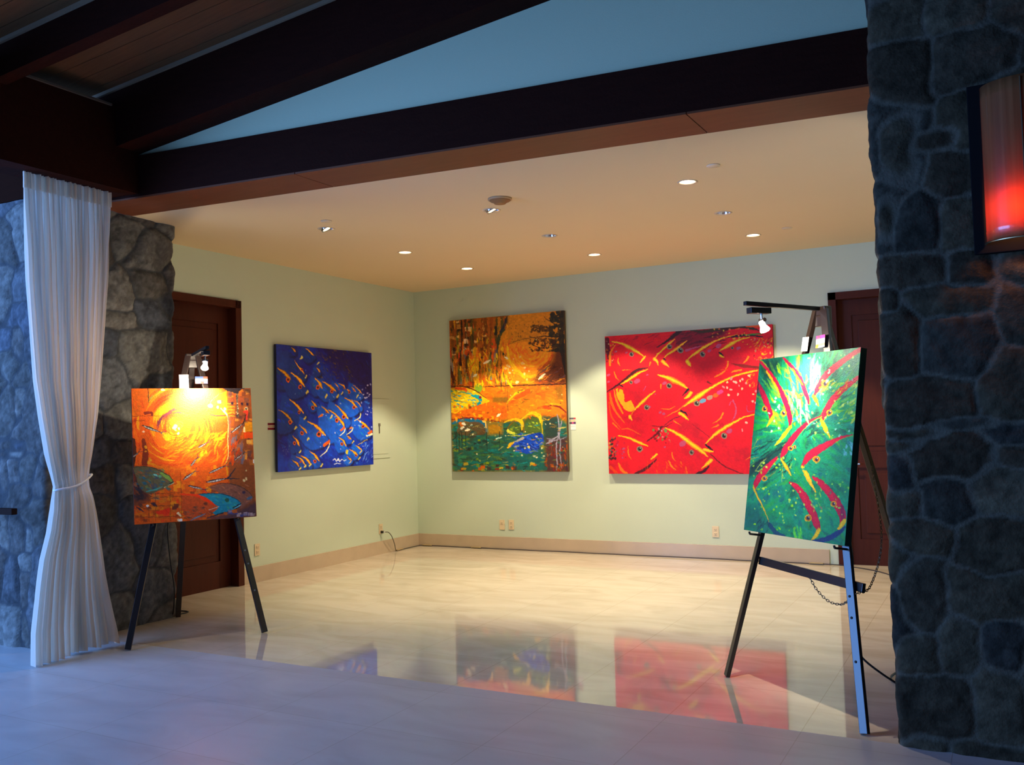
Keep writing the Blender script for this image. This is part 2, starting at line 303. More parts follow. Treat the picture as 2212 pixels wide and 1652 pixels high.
    for x, y, r in [(300, 340, 14), (405, 634, 34), (685, 655, 24), (530, 900, 20), (640, 950, 18), (675, 965, 18), (590, 765, 10), (510, 570, 12), (1240, 270, 34), (1440, 295, 26), (1330, 1140, 34), (1145, 320, 22), (860, 1265, 40), (115, 570, 20), (115, 640, 16), (190, 330, 14), (270, 1320, 16), (680, 1300, 14)]: A.dot(x, y, r, r*.7, LIL, ang=-.5, a=.75)
    for x, y, c in [(1070, 835, (110, 160, 190)), (1140, 800, (180, 140, 120)), (1205, 775, (240, 110, 60)), (1245, 745, (225, 90, 140))]: A.dot(x, y, 36, 22, c, ang=-.5)
    for x, y in [(1385, 640), (1405, 645), (1360, 608), (1322, 645), (1280, 693), (1318, 700), (1355, 718), (1438, 678), (1468, 710), (1425, 770), (1330, 776), (1578, 765), (1600, 853), (1572, 838), (1545, 680), (1510, 655), (1475, 615), (1540, 580), (1500, 1055), (1450, 630), (1605, 735), (1460, 1130), (1605, 1070)]: A.dot(x, y, A.r.uniform(12, 20), A.r.uniform(8, 14), [(240, 190, 170), (245, 210, 160), (240, 150, 150)][A.r.randint(3)], ang=A.r.uniform(0, 2))
    A.dabs(16, (1520, 560, 1640, 700), [(250, 160, 30), (240, 200, 80)], (20, 50), (7, 14), -60)
    for x, y, r in [(352, 357, 25), (740, 278, 27), (850, 316, 31), (1075, 358, 29), (1378, 293, 16), (345, 645, 18), (732, 680, 29), (503, 902, 27), (1008, 860, 31), (948, 1352, 27), (430, 1320, 31), (1275, 1186, 31)]: A.eye(x, y, r, (170, 150, 130), (110, 95, 75))
    A.breakup(1.5); A.grain(.07, .25, 8)
    return A.done()

def art_blue(w, h):
    A = Art(w, h, [(108, 122), (1158, 230), (1172, 1447), (92, 1520)], (22, 22, 110), 5); S = A.stroke
    A.wash([(22, 18, 78), (26, 30, 130), (24, 48, 150), (34, 60, 160)], .02, 3)
    A.poly([(560, 130), (1175, 160), (1175, 800), (1060, 640), (900, 500), (700, 330)], (26, 14, 82), a=.92, soft=30)
    A.poly([(90, 120), (350, 120), (330, 420), (90, 520)], (34, 60, 120), a=.6, soft=40)
    A.poly([(420, 560), (900, 640), (1160, 1000), (1170, 1450), (600, 1480), (500, 1000)], (24, 60, 205), a=.6, soft=60)
    A.dabs(330, (90, 130, 1175, 1500), [(26, 44, 150), (30, 70, 180), (18, 14, 90), (34, 34, 120)], (40, 120), (10, 26), lambda x, y: 50, a=(.2, .55))
    A.dabs(120, (560, 700, 1150, 1440), [(40, 110, 225), (24, 60, 220), (60, 130, 235), (20, 20, 150)], (30, 90), (8, 22), lambda x, y: 55, a=(.3, .7))
    A.dabs(110, (530, 180, 960, 520), [(60, 46, 40), (90, 70, 34), (40, 36, 60), (24, 18, 50), (110, 84, 50)], (16, 44), (7, 16), 40, a=(.3, .9))
    A.dabs(60, (900, 180, 1160, 800), [(20, 10, 60), (30, 20, 95)], (30, 80), (10, 20), 70, a=(.3, .7))
    heads = [([(120, 380), (190, 430), (260, 500)], (230, 508, 24), None, 1.2), ([(265, 430), (340, 490), (412, 578)], (362, 583, 22), (438, 645), 1.1), ([(305, 300), (350, 365), (412, 445)], (385, 400, 12), (428, 478), .7), ([(280, 160), (320, 205)], None, (380, 275), 1), ([(430, 170), (480, 210), (522, 250)], None, (565, 335), .7), ([(550, 380), (585, 425)], None, None, .8),
             ([(530, 490), (575, 545), (608, 600)], (557, 592, 22), (648, 690), 1.2), ([(612, 530), (680, 570), (755, 635)], (712, 637, 20), (777, 690), 1.1), ([(745, 550), (785, 590)], (790, 610, 9), (825, 660), .6), ([(790, 555), (840, 575), (862, 612)], (845, 600, 9), None, .7), ([(880, 615), (915, 650)], (905, 650, 14), None, .8), ([(935, 590), (978, 645)], (960, 625, 9), (995, 695), .8), ([(950, 570), (1010, 620), (1045, 668)], None, None, .6),
             ([(855, 708), (930, 750), (988, 815)], (955, 812, 17), None, .9), ([(930, 733), (1000, 760), (1035, 805)], None, None, .5), ([(750, 780), (830, 860), (890, 935)], (840, 917, 20), None, 1.1), ([(675, 835), (750, 890), (825, 980), (845, 1030)], (762, 952, 20), None, 1.1), ([(238, 712), (315, 775), (392, 868)], (345, 857, 18), (408, 927), .9), ([(485, 738), (540, 800)], (498, 812, 18), None, 1), ([(595, 800), (645, 835), (680, 875)], (650, 860, 10), (702, 917), .8),
             ([(118, 828), (190, 872), (272, 962)], (243, 967, 20), (302, 1030), .9), ([(350, 1000), (395, 1040), (425, 1085)], (370, 1088, 20), (438, 1155), .9), ([(440, 958), (530, 1010), (632, 1112)], (560, 1102, 27), None, 1.2), ([(785, 1138), (830, 1175), (862, 1232)], (815, 1215, 16), (872, 1298), .9), ([(1000, 953), (1060, 990), (1132, 1062)], (1055, 1022, 18), None, .9), ([(868, 1118), (918, 1162)], (895, 1150, 8), (940, 1195), .7),
             ([(968, 1228), (1038, 1282)], None, (1025, 1302), .7), ([(900, 1268), (990, 1332)], (972, 1340, 12), (1010, 1372), .8), ([(270, 1118), (310, 1165), (342, 1225)], (285, 1195, 20), (345, 1290), .8), ([(455, 1285), (510, 1330), (560, 1395)], (510, 1398, 18), (583, 1447), .9), ([(355, 1338), (420, 1375), (465, 1432)], None, (455, 1440), .9), ([(300, 1342), (360, 1380), (405, 1445)], (350, 1400, 10), (400, 1455), .7), ([(255, 1382), (300, 1410), (330, 1455)], None, (340, 1480), .8), ([(868, 1348), (925, 1395)], (890, 1375, 8), (905, 1418), .6)]
    for P, e, l, k in sorted(heads, key=lambda q: q[0][-1][1]):        # each head: its body sweep first
        (x0, y0), (x1, y1) = P[0], P[-1]; dx, dy = x1-x0, y1-y0; q = max(math.hypot(dx, dy), 90)
        br = min(1, max(.25, (x1-120)/620))*min(1, max(.35, (y1-180)/600)); base = (18+20*br, 36+60*br, 100+125*br)
        body = [(x0-.35*q, y0-.25*q), (x0-8, y0-14)]+[(x+6, y-8) for x, y in P[1:]]+[(x1+.14*q, y1+.22*q), (x1+.05*q, y1+.42*q), (x1-.25*q, y1+.60*q), (x1-.75*q, y1+.62*q), (x0-.45*q, y0+.6*q)]
        A.curvepoly([(x+10, y+12) for x, y in body], (10, 5, 36), a=.9, soft=7); A.curvepoly(body, base, a=.92, soft=4)
        for _ in range(int(10*k)):
            a0 = A.r.uniform(0, 1); cx = x0+dx*a0-A.r.uniform(.05, .5)*q*.7; cy = y0+dy*a0+A.r.uniform(.05, .5)*q; S([(cx-22, cy-18), (cx+14, cy+16)], [6, A.r.uniform(8, 20), 5], tuple(min(255, v*A.r.uniform(.7, 1.6)) for v in base), a=.6)
        continue
    for P, e, l, k in []:
        (x0, y0), (x1, y1) = P[0], P[-1]; dx, dy = x1-x0, y1-y0
        bright = 1.0 if x1 > 480 and y1 > 500 else .55
        S([(x0-dx*.5+dy*.25, y0-dy*.5+10), (x0-20, y0+30*k), (x1-30*k, y1+20*k), (x1-10*k, y1+80*k)], [20, 60*k, 70*k, 26*k], (22*bright, 60*bright+10, 180*bright+14), a=.6)
        S([(x0+6, y0-16), (x1+16, y1-14), (x1+34, y1+50*k)], [12, 26*k, 16], (14, 10, 56), a=.75); S([(x1-20*k, y1+86*k), (x1-70*k, y1+80*k), (x1-130*k, y1+40*k)], [10, 18*k, 8], (12, 10, 60), a=.6)
    for P, e, l, k in heads:
        (x1, y1) = P[-1]; dim = 1.0 if x1 > 330 or y1 < 0 else .82
        S(P, [8*k, 15*k, 30*k, 10*k], (190*dim, 110*dim, 22), (250*dim, 180*dim, 20))
        if e: A.dot(e[0], e[1], e[2]*.95, e[2]*1.15, (205, 80, 20)); A.dot(e[0], e[1], e[2]*.5, e[2]*.62, (40, 20, 25))
        if l: S([(l[0]+10, l[1]-12), (l[0]-10, l[1]+10)], [20*k, 14*k], (205, 190, 90))
    for P, c, W in [([(1032, 878), (1020, 920), (960, 958)], (225, 215, 130), [8, 14, 5]), ([(945, 1032), (925, 1075), (868, 1108)], (235, 225, 160), [8, 13, 4]), ([(858, 1042), (840, 1085), (792, 1118)], (240, 235, 190), [8, 13, 4]), ([(682, 1205), (645, 1280), (570, 1345)], (238, 232, 190), [9, 13, 4]), ([(1158, 1105), (1100, 1128), (1090, 1120)], (240, 235, 190), [14, 10, 4]), ([(1100, 1165), (1000, 1222)], (170, 150, 60), [8, 6]), ([(845, 1035), (805, 1062)], (235, 90, 20), [22, 18]), ([(675, 1183), (612, 1225)], (235, 90, 20), [26, 22]), ([(1150, 1080), (1115, 1100)], (235, 90, 20), [28, 22]), ([(930, 1030), (905, 1045)], (230, 120, 30), [16, 10]), ([(600, 888), (562, 912)], (235, 120, 30), [22, 10]), ([(870, 1290), (872, 1312)], (205, 190, 50), [30, 24])]: S(P, W, c)
    A.dots(26, (560, 560, 1170, 1300), [(200, 205, 240), (150, 170, 230)], (4, 10)); A.dots(16, (1020, 560, 1160, 900), [(190, 190, 235)], (6, 13)); A.dots(12, (180, 300, 560, 760), [(120, 140, 190)], (5, 10), a=(.3, .7))
    A.dabs(26, (1040, 1160, 1165, 1400), [(120, 160, 240), (70, 110, 235)], (30, 70), (6, 12), -60)
    S([(715, 1390), (740, 1375), (752, 1400), (775, 1378), (790, 1402), (812, 1380), (835, 1395), (862, 1385)], [8, 10, 8, 12, 12, 8, 8, 5], (225, 230, 250)); S([(728, 1432), (760, 1422), (800, 1432)], [7, 9, 5], (205, 215, 245))
    A.dabs(16, (140, 1220, 230, 1330), [(90, 100, 150)], (10, 26), (5, 9), 70, jit=.9)
    A.breakup(.9); A.grain(.14, .2, 4)
    return A.done()

def art_city(w, h):
    A = Art(w, h, [(97, 130), (1165, 55), (1205, 1560), (115, 1557)], (200, 110, 20), 21); S = A.stroke
    A.wash([(150, 70, 12), (205, 120, 25), (190, 110, 30), (230, 140, 30)], .03, 7)
    A.poly([(97, 130), (640, 90), (640, 400), (480, 420), (97, 480)], (96, 56, 18), soft=40)
    for x in range(100, 660, 26):
        c = [(60, 36, 16), (170, 90, 20), (120, 66, 18), (200, 120, 34), (84, 72, 30), (150, 70, 16), (44, 40, 22)][A.r.randint(7)]
        S([(x+A.r.uniform(-6, 6), 120), (x+A.r.uniform(-8, 8), 300), (x+A.r.uniform(-6, 6), A.r.uniform(420, 720))], [30, 30, 20], c, a=.85, rough=.9)
    A.dabs(70, (110, 380, 640, 740), [(235, 190, 20), (225, 90, 25), (245, 160, 20), (90, 110, 60), (200, 60, 30), (110, 130, 150)], (50, 150), (16, 34), 90, a=(.5, .9), jit=.12)
    A.tiles(34, (110, 140, 430, 440), [(200, 150, 90), (225, 180, 130), (40, 26, 14), (170, 90, 30)], (18, 44), (18, 40))
    for b, c in [((245, 190, 312, 232), (226, 180, 130)), ((232, 302, 270, 345), (228, 190, 150)), ((165, 165, 205, 210), (170, 120, 70)), ((186, 478, 214, 552), (50, 20, 14)), ((520, 190, 545, 270), (30, 30, 22)), ((192, 560, 208, 600), (235, 190, 90))]: A.poly([(b[0], b[1]), (b[2], b[1]), (b[2], b[3]), (b[0], b[3])], c)
    S([(212, 130), (214, 300), (200, 480)], [14, 12, 8], (34, 22, 10)); S([(100, 560), (130, 680), (118, 740)], [26, 30, 20], (90, 34, 14))
    S([(340, 400), (345, 560), (350, 720)], [50, 60, 50], (236, 170, 20), a=.75); S([(315, 480), (320, 600)], [30, 26], (250, 205, 20), a=.85); S([(265, 430), (310, 470)], [60, 40], (215, 70, 25), a=.7)
    S([(510, 320), (512, 420)], [34, 26], (222, 84, 22), a=.8); S([(540, 380), (520, 520)], [26, 30], (110, 110, 150), a=.7); S([(470, 520), (480, 650)], [50, 44], (120, 130, 80), a=.7)
    S([(600, 240), (570, 330), (560, 420)], [60, 66, 30], (56, 62, 34)); S([(650, 110), (610, 190), (570, 250)], [40, 26, 16], (40, 40, 50)); S([(640, 250), (630, 380), (600, 440)], [20, 20, 30], (42, 46, 34))
    # the sun disc
    for r, c in [(330, (206, 128, 18)), (300, (216, 132, 20)), (262, (232, 140, 26))]: A.dot(880, 420, r, r*1.02, c)
    A.poly([(640, 90), (1165, 55), (1170, 420), (900, 330), (640, 350)], (200, 124, 16), a=.9, soft=8)
    for i in range(80):
        r = A.r.uniform(40, 250); t0 = A.r.uniform(-.2, 2.8); t = np.linspace(t0, t0+A.r.uniform(.4, 1.1), 5)
        S([(850+r*math.cos(q)*1.0, 400+r*math.sin(q)*.95) for q in t], [6, 18, 6], [(242, 150, 40), (235, 112, 30), (250, 170, 30), (224, 96, 34), (245, 135, 60)][A.r.randint(5)], a=.7)
    S([(640, 380), (660, 500), (720, 600), (800, 670)], [16, 30, 34, 20], (250, 190, 20)); S([(580, 460), (620, 580), (700, 690), (780, 740)], [20, 60, 60, 20], (240, 130, 30), a=.85)
    S([(960, 640), (900, 660), (800, 655), (720, 600)], [10, 26, 26, 10], (246, 186, 50), a=.8); S([(1060, 470), (1000, 560), (930, 600)], [30, 36, 16], (206, 84, 30), a=.8)
    A.poly([(1165, 380), (1080, 430), (1060, 520), (980, 590), (870, 700), (1000, 740), (1185, 740)], (92, 44, 20), a=.92, soft=16)
    A.dabs(40, (930, 560, 1180, 740), [(120, 56, 34), (60, 26, 16), (150, 80, 60), (110, 80, 90)], (40, 100), (6, 14), -35)
    # tree
    S([(1185, 640), (1150, 430), (1140, 260), (1150, 60)], [30, 40, 46, 30], (42, 30, 16))
    for P in [[(1140, 300), (1000, 290), (900, 300), (760, 320), (650, 360)], [(1130, 380), (1010, 400), (900, 380), (850, 340)], [(1145, 200), (1040, 210), (930, 215), (880, 205)], [(1140, 240), (1080, 180), (1000, 130), (980, 100)], [(1150, 430), (1050, 430), (960, 430)]]: S(P, [16, 9, 6, 4, 2], (52, 32, 16))
    A.dots(110, (860, 190, 1080, 250), [(66, 44, 16), (96, 60, 16)], (5, 12)); A.dots(150, (1040, 70, 1180, 440), [(36, 30, 16), (60, 46, 20), (30, 34, 22)], (8, 22)); A.dots(90, (850, 310, 1080, 430), [(80, 44, 18), (56, 36, 16)], (5, 14)); A.dots(50, (640, 140, 1000, 320), [(130, 80, 16)], (3, 8))
    # middle field
    A.poly([(105, 740), (1180, 735), (1190, 1010), (640, 1080), (110, 1080)], (214, 112, 26), a=.85, soft=14)
    A.dabs(120, (150, 700, 1150, 1060), [(228, 130, 30), (200, 90, 26), (236, 150, 50), (190, 110, 60), (220, 84, 30)], (40, 110), (10, 26), lambda x, y: 0 if y < 900 else -25, a=(.3, .8))
    A.dabs(30, (380, 640, 660, 790), [(240, 200, 40), (225, 90, 30), (140, 150, 70), (240, 160, 60)], (20, 50), (14, 30), 60)
    A.tiles(30, (250, 900, 700, 1080), [(226, 110, 30), (206, 84, 30), (236, 150, 60), (170, 80, 40)], (24, 50), (20, 44)); A.tiles(22, (640, 740, 1160, 900), [(214, 130, 50), (196, 110, 40), (226, 160, 80)], (24, 60), (16, 36), a=(.3, .7))
    S([(105, 742), (400, 752), (800, 742), (1180, 736)], [6, 8, 10, 12], (70, 30, 14)); S([(640, 740), (640, 1080)], [4, 5], (90, 50, 20), a=.7)
    S([(790, 790), (720, 820), (660, 870), (635, 912)], [22, 18, 14, 8], (240, 190, 60)); S([(830, 800), (740, 850), (690, 890), (660, 910)], [44, 34, 22, 8], (222, 86, 26)); S([(800, 780), (720, 805)], [5, 4], (70, 36, 18))
    A.curvepoly([(480, 1090), (600, 1000), (780, 900), (1000, 850), (1110, 900), (1000, 1000), (840, 1020), (700, 1080)], (222, 132, 30), a=.75, soft=10)
    S([(1000, 940), (1060, 930), (1120, 950), (1180, 1000)], [10, 24, 20, 8], (120, 30, 20)); S([(920, 960), (990, 950), (1040, 965)], [12, 30, 20], (220, 70, 24)); S([(1050, 920), (1130, 930)], [24, 14], (226, 140, 20)); A.poly([(1080, 760), (1165, 750), (1170, 900), (1090, 900)], (110, 84, 24), a=.6, soft=14)
    A.poly([(500, 850), (640, 850), (640, 905), (500, 905)], (110, 92, 56), a=.75, soft=8); A.dot(362, 765, 40, 44, (120, 150, 60))
    # yellow fish
    A.curvepoly([(103, 765), (220, 755), (330, 790), (430, 860), (470, 885), (420, 930), (300, 960), (180, 968), (103, 965)], (216, 176, 24))
    A.dabs(70, (110, 780, 400, 950), [(240, 205, 20), (60, 140, 130), (225, 190, 60), (236, 226, 120), (70, 150, 170)], (20, 60), (10, 20), 15, a=(.6, 1))
    S([(150, 765), (240, 775), (250, 800)], [20, 30, 14], (222, 90, 50)); S([(300, 830), (360, 850), (385, 890), (340, 940), (270, 955)], [16, 36, 30, 14, 8], (40, 140, 160)); A.dot(380, 852, 12, 14, (120, 40, 60)); S([(470, 885), (420, 910), (400, 930)], [6, 10, 6], (230, 200, 80)); S([(103, 752), (230, 748), (340, 790), (440, 862)], [6, 10, 10, 4], (70, 34, 16))
    S([(150, 1020), (260, 970), (400, 930), (470, 900)], [10, 20, 30, 12], (226, 96, 24)); A.curvepoly([(170, 1030), (300, 960), (480, 900), (620, 960), (610, 1060), (400, 1060)], (220, 100, 28), a=.8); S([(103, 985), (160, 990), (230, 940)], [18, 14, 6], (232, 180, 40))
    # water and arches
    A.poly([(110, 1085), (630, 1080), (980, 1040), (1110, 1050), (1200, 1100), (1204, 1562), (115, 1560)], (38, 84, 70), soft=16)
    A.dabs(190, (115, 1110, 1195, 1550), [(26, 96, 92), (60, 110, 60), (40, 60, 40), (24, 110, 110), (90, 110, 40), (50, 50, 34)], (40, 120), (12, 34), 0, a=(.4, .85), jit=.15)
    S([(120, 1095), (220, 1060), (340, 1075), (430, 1110), (440, 1180)], [20, 34, 40, 34, 14], (46, 100, 130)); A.curvepoly([(170, 1090), (380, 1090), (420, 1200), (180, 1200)], (96, 66, 40), a=.8)
    A.dots(8, (190, 1090, 300, 1150), [(200, 110, 60), (226, 226, 210)], (10, 20)); A.poly([(445, 1100), (590, 1090), (590, 1200), (450, 1210)], (206, 130, 40), a=.75, soft=14); S([(405, 1078), (430, 1090), (438, 1140)], [16, 18, 8], (236, 190, 110)); S([(110, 1060), (300, 1045), (500, 1075), (610, 1078)], [8, 10, 8, 6], (120, 40, 40))
    for x0, x1, y, b in [(640, 750, 1090, 1190), (790, 945, 1040, 1190)]:
        A.curvepoly([(x0, b), (x0+8, y+40), ((x0+x1)/2, y-6), (x1-8, y+40), (x1, b)], (70, 90, 40)); S([(x0, b), (x0+8, y+40), ((x0+x1)/2, y-6)], [10, 8, 8], (120, 90, 30)); A.dabs(12, (x0+20, y+40, x1-20, b), [(170, 190, 70), (60, 100, 60)], (16, 40), (8, 16), 20)
    S([(605, 1090), (700, 1060), (770, 1090), (770, 1160)], [10, 20, 36, 12], (236, 184, 60)); S([(770, 1060), (860, 1005), (930, 1030), (950, 1090)], [12, 26, 36, 22], (230, 180, 30)); S([(955, 1060), (965, 1240)], [16, 10], (170, 150, 40)); S([(640, 1216), (780, 1212), (880, 1190)], [6, 6, 4], (200, 190, 90)); S([(640, 1170), (700, 1200)], [30, 20], (200, 205, 90))
    A.poly([(980, 1050), (1110, 1040), (1115, 1240), (985, 1240)], (34, 52, 46), a=.9, soft=10)
    # blue fish
    A.curvepoly([(640, 1335), (700, 1270), (800, 1215), (940, 1190), (975, 1240), (960, 1300), (860, 1385), (760, 1370), (690, 1320)], (52, 76, 170)); A.dabs(60, (700, 1200, 960, 1370), [(70, 100, 210), (36, 50, 130), (90, 110, 190), (34, 40, 100)], (20, 46), (8, 16), 20, a=(.6, 1))
    S([(700, 1272), (660, 1300), (640, 1330)], [16, 26, 14], (216, 170, 40)); S([(780, 1240), (700, 1275)], [24, 10], (150, 150, 140)); A.dot(835, 1325, 13, 13, (200, 190, 110)); A.dabs(10, (900, 1240, 975, 1330), [(150, 140, 50)], (16, 36), (8, 14), 40)
    A.poly([(600, 1395), (970, 1395), (975, 1520), (620, 1530)], (24, 86, 86), a=.7, soft=26)
    # roots at the right
    A.poly([(985, 1240), (1195, 1230), (1204, 1562), (990, 1562)], (74, 34, 34), a=.8, soft=14); A.dabs(50, (990, 1280, 1195, 1550), [(150, 60, 30), (60, 26, 40), (40, 60, 60), (110, 40, 40), (180, 90, 40)], (20, 60), (12, 26), 80)
    for P in [[(1100, 1020), (1115, 1120), (1105, 1220), (1040, 1250), (1000, 1240)], [(1140, 1080), (1120, 1240), (1190, 1230)], [(1110, 1230), (1090, 1330), (1100, 1480), (1090, 1540)], [(1130, 1250), (1125, 1380), (1140, 1520)], [(1000, 1290), (1060, 1270), (1120, 1250)], [(1020, 1270), (1080, 1250)]]: S(P, [8, 12, 12, 9, 4], (110, 110, 130), (160, 155, 165))
    A.dabs(150, (105, 120, 640, 740), [(60, 40, 16), (225, 150, 30), (240, 190, 40), (150, 80, 20), (90, 100, 50), (210, 90, 30), (200, 160, 110), (40, 36, 22)], (20, 90), (6, 18), 90, a=(.5, .95), jit=.1)
    A.dabs(60, (280, 400, 700, 760), [(255, 215, 40), (250, 180, 20), (240, 200, 90), (235, 100, 30)], (20, 80), (8, 22), 85, a=(.5, .95), jit=.3)
    A.dabs(90, (650, 380, 1050, 720), [(252, 170, 40), (240, 120, 40), (250, 195, 70), (225, 100, 40)], (30, 90), (6, 16), lambda x, y: math.degrees(math.atan2(y-440, x-860))+90, a=(.4, .85), jit=.2)
    A.dabs(130, (110, 750, 1180, 1080), [(240, 160, 50), (200, 90, 30), (250, 190, 80), (150, 90, 50), (225, 110, 40), (110, 80, 40)], (12, 60), (5, 14), 8, a=(.4, .9), jit=.5)
    A.dabs(200, (115, 1090, 1190, 1550), [(20, 60, 60), (40, 130, 130), (110, 140, 60), (150, 110, 50), (24, 34, 30), (60, 100, 80), (180, 170, 90)], (10, 70), (5, 13), 0, a=(.4, .9), jit=.4)
    A.tiles(40, (120, 900, 640, 1080), [(235, 130, 40), (190, 80, 30), (120, 60, 30), (245, 180, 80)], (12, 30), (12, 30)); A.dots(60, (110, 110, 1180, 1540), [(240, 225, 170), (30, 24, 20), (220, 200, 120)], (3, 8))
    A.tiles(26, (120, 1480, 1190, 1555), [(190, 90, 40), (120, 40, 34), (200, 160, 60), (50, 30, 26), (36, 80, 70)], (20, 50), (16, 40)); A.tiles(26, (120, 1230, 460, 1500), [(60, 120, 80), (120, 140, 40), (30, 60, 60), (40, 120, 120), (20, 30, 26)], (20, 44), (16, 30))
    for x in (180, 205, 240, 150, 440, 560): S([(x, 1180), (x+2, 1290), (x+3, 1360)], [7, 5, 3], (24, 26, 18))
    for P in [[(415, 535), (450, 518), (478, 505)], [(320, 655), (340, 640), (352, 632)], [(615, 475), (648, 495)], [(535, 1035), (570, 1010)], [(240, 1165), (278, 1155)], [(930, 690), (960, 660), (990, 640)]]: S(P, [8, 24, 10], (244, 226, 190))
    A.dots(14, (600, 430, 860, 720), [(244, 214, 160)], (8, 18)); A.dots(12, (300, 1100, 1000, 1420), [(200, 200, 160)], (6, 12)); S([(378, 520), (375, 620)], [10, 5], (50, 30, 16)); S([(530, 1240), (580, 1232)], [12, 8], (180, 220, 200))
    A.breakup(1.8); A.grain(.14, .22, 4)
    return A.done()

def art_orange(w, h):
    A = Art(w, h, [(95, 80), (1392, 92), (1422, 1495), (90, 1558)], (225, 80, 15), 31); S = A.stroke
    A.wash([(200, 60, 12), (228, 84, 16), (235, 100, 18), (220, 70, 20)], .03, 5)
    A.poly([(95, 80), (275, 82), (275, 400), (95, 400)], (205, 90, 14), soft=10); A.dabs(40, (100, 90, 270, 930), [(226, 110, 20), (180, 50, 12), (214, 80, 20), (190, 100, 20)], (60, 160), (12, 28), 90, jit=.1)
    A.poly([(280, 90), (700, 85), (420, 240), (290, 260)], (214, 130, 24), a=.85, soft=12); A.poly([(275, 150), (345, 160), (350, 245), (275, 240)], (130, 140, 60), a=.8, soft=10)
    def sw(n, r0, r1, cols, cx=575, cy=515, t=(0, 6.28), w=(12, 34), a=.75):
        for i in range(n):
            r = A.r.uniform(r0, r1); t0 = A.r.uniform(*t); q = np.linspace(t0, t0+A.r.uniform(.4, 1.0), 5); ww = A.r.uniform(*w)
            S([(cx+r*math.cos(u)*(1+.12*(u-t0)), cy+r*math.sin(u)*(1+.12*(u-t0))) for u in q], [ww*.3, ww, ww*.3], cols[A.r.randint(len(cols))], a=a)
    for r, c in [(440, (226, 90, 16)), (330, (236, 110, 18)), (200, (228, 76, 16)), (140, (240, 120, 20)), (90, (248, 160, 24)), (50, (252, 200, 60))]: A.dot(600, 480, r, r*.9, c, a=.8)
    sw(110, 120, 470, [(246, 150, 20), (232, 84, 16), (250, 175, 26), (218, 60, 14), (240, 110, 18)]); sw(30, 40, 130, [(252, 190, 40), (244, 140, 24)], w=(8, 18))
    sw(16, 160, 210, [(110, 40, 60), (140, 50, 50)], t=(2.8, 4.6), w=(10, 22)); sw(20, 200, 300, [(250, 180, 20)], t=(3.3, 5.0), w=(16, 40)); sw(14, 90, 170, [(250, 185, 24)], t=(.4, 2.4), w=(14, 26))
    S([(520, 350), (450, 370), (400, 420), (375, 480)], [10, 20, 26, 16], (112, 44, 60)); A.dots(6, (520, 490, 640, 580), [(255, 236, 170)], (12, 24))
    A.poly([(960, 430), (1130, 430), (1130, 640), (1110, 900), (960, 880)], (222, 74, 14), a=.8, soft=24); A.dabs(50, (700, 560, 1120, 900), [(244, 150, 24), (250, 190, 30), (232, 90, 16), (240, 120, 20)], (60, 160), (16, 34), -55, a=(.5, .9))
    A.dabs(50, (420, 640, 900, 940), [(236, 120, 20), (224, 76, 14), (246, 150, 20)], (80, 200), (12, 26), -28, a=(.5, .9))
    S([(100, 382), (300, 380), (600, 385)], [4, 5, 3], (130, 50, 30)); S([(100, 430), (240, 430)], [5, 3], (100, 40, 24)); S([(275, 85), (278, 240)], [9, 7], (60, 34, 14))
    S([(240, 350), (300, 345), (310, 370)], [34, 30, 20], (130, 40, 20)); S([(210, 640), (230, 780), (215, 900)], [34, 60, 60], (110, 34, 20), a=.85)
    S([(95, 640), (110, 760), (92, 920)], [50, 40, 30], (60, 26, 18), a=.9); A.dots(6, (225, 700, 290, 900), [(226, 150, 40)], (8, 18)); A.dot(212, 550, 16, 13, (244, 190, 150)); A.dot(432, 98, 24, 14, (250, 220, 150))
    # right-hand wall of patches
    A.poly([(1130, 100), (1392, 92), (1420, 1490), (1120, 1500), (1120, 900), (1135, 420)], (130, 66, 30), a=.95, soft=8)
    A.tiles(90, (1140, 110, 1390, 900), [(214, 120, 40), (176, 76, 26), (200, 100, 30), (100, 60, 50), (226, 140, 50), (150, 70, 40), (90, 40, 30)], (24, 70), (24, 80)); A.dabs(40, (1130, 560, 1300, 900), [(214, 74, 20), (120, 90, 90), (190, 60, 24), (90, 90, 110)], (50, 130), (20, 40), -65)
    for y in range(260, 400, 17): S([(1125, y), (1170, y-3), (1210, y)], [9, 9, 6], [(240, 150, 40), (206, 100, 20)][y % 2]); S([(1125, y+8), (1200, y+8)], [3, 2], (110, 50, 20))
    S([(1240, 110), (1238, 260), (1242, 400)], [22, 18, 14], (96, 84, 60)); A.dots(16, (1228, 130, 1250, 400), [(230, 200, 150), (50, 40, 40)], (5, 9))
    A.poly([(1085, 88), (1330, 90), (1270, 118), (1250, 150), (1150, 125), (1110, 110)], (34, 24, 28)); A.poly([(1300, 92), (1392, 92), (1395, 170), (1330, 130)], (60, 40, 26), a=.8, soft=10)
    for x, y in [(1290, 262), (1347, 268), (1185, 255)]: A.dot(x, y, 14, 16, (44, 20, 40))
    A.eye(1335, 318, 20, (230, 200, 150), (150, 110, 60)); S([(1310, 350), (1340, 350), (1335, 430)], [20, 30, 20], (226, 60, 44))
    for b, c in [((1310, 460, 1400, 565), (214, 130, 20)), ((1298, 510, 1318, 572), (246, 214, 140)), ((1305, 572, 1400, 640), (230, 70, 14)), ((1330, 655, 1380, 695), (226, 160, 70)), ((1395, 870, 1415, 910), (230, 214, 200))]: A.poly([(b[0], b[1]), (b[2], b[1]), (b[2], b[3]), (b[0], b[3])], c)
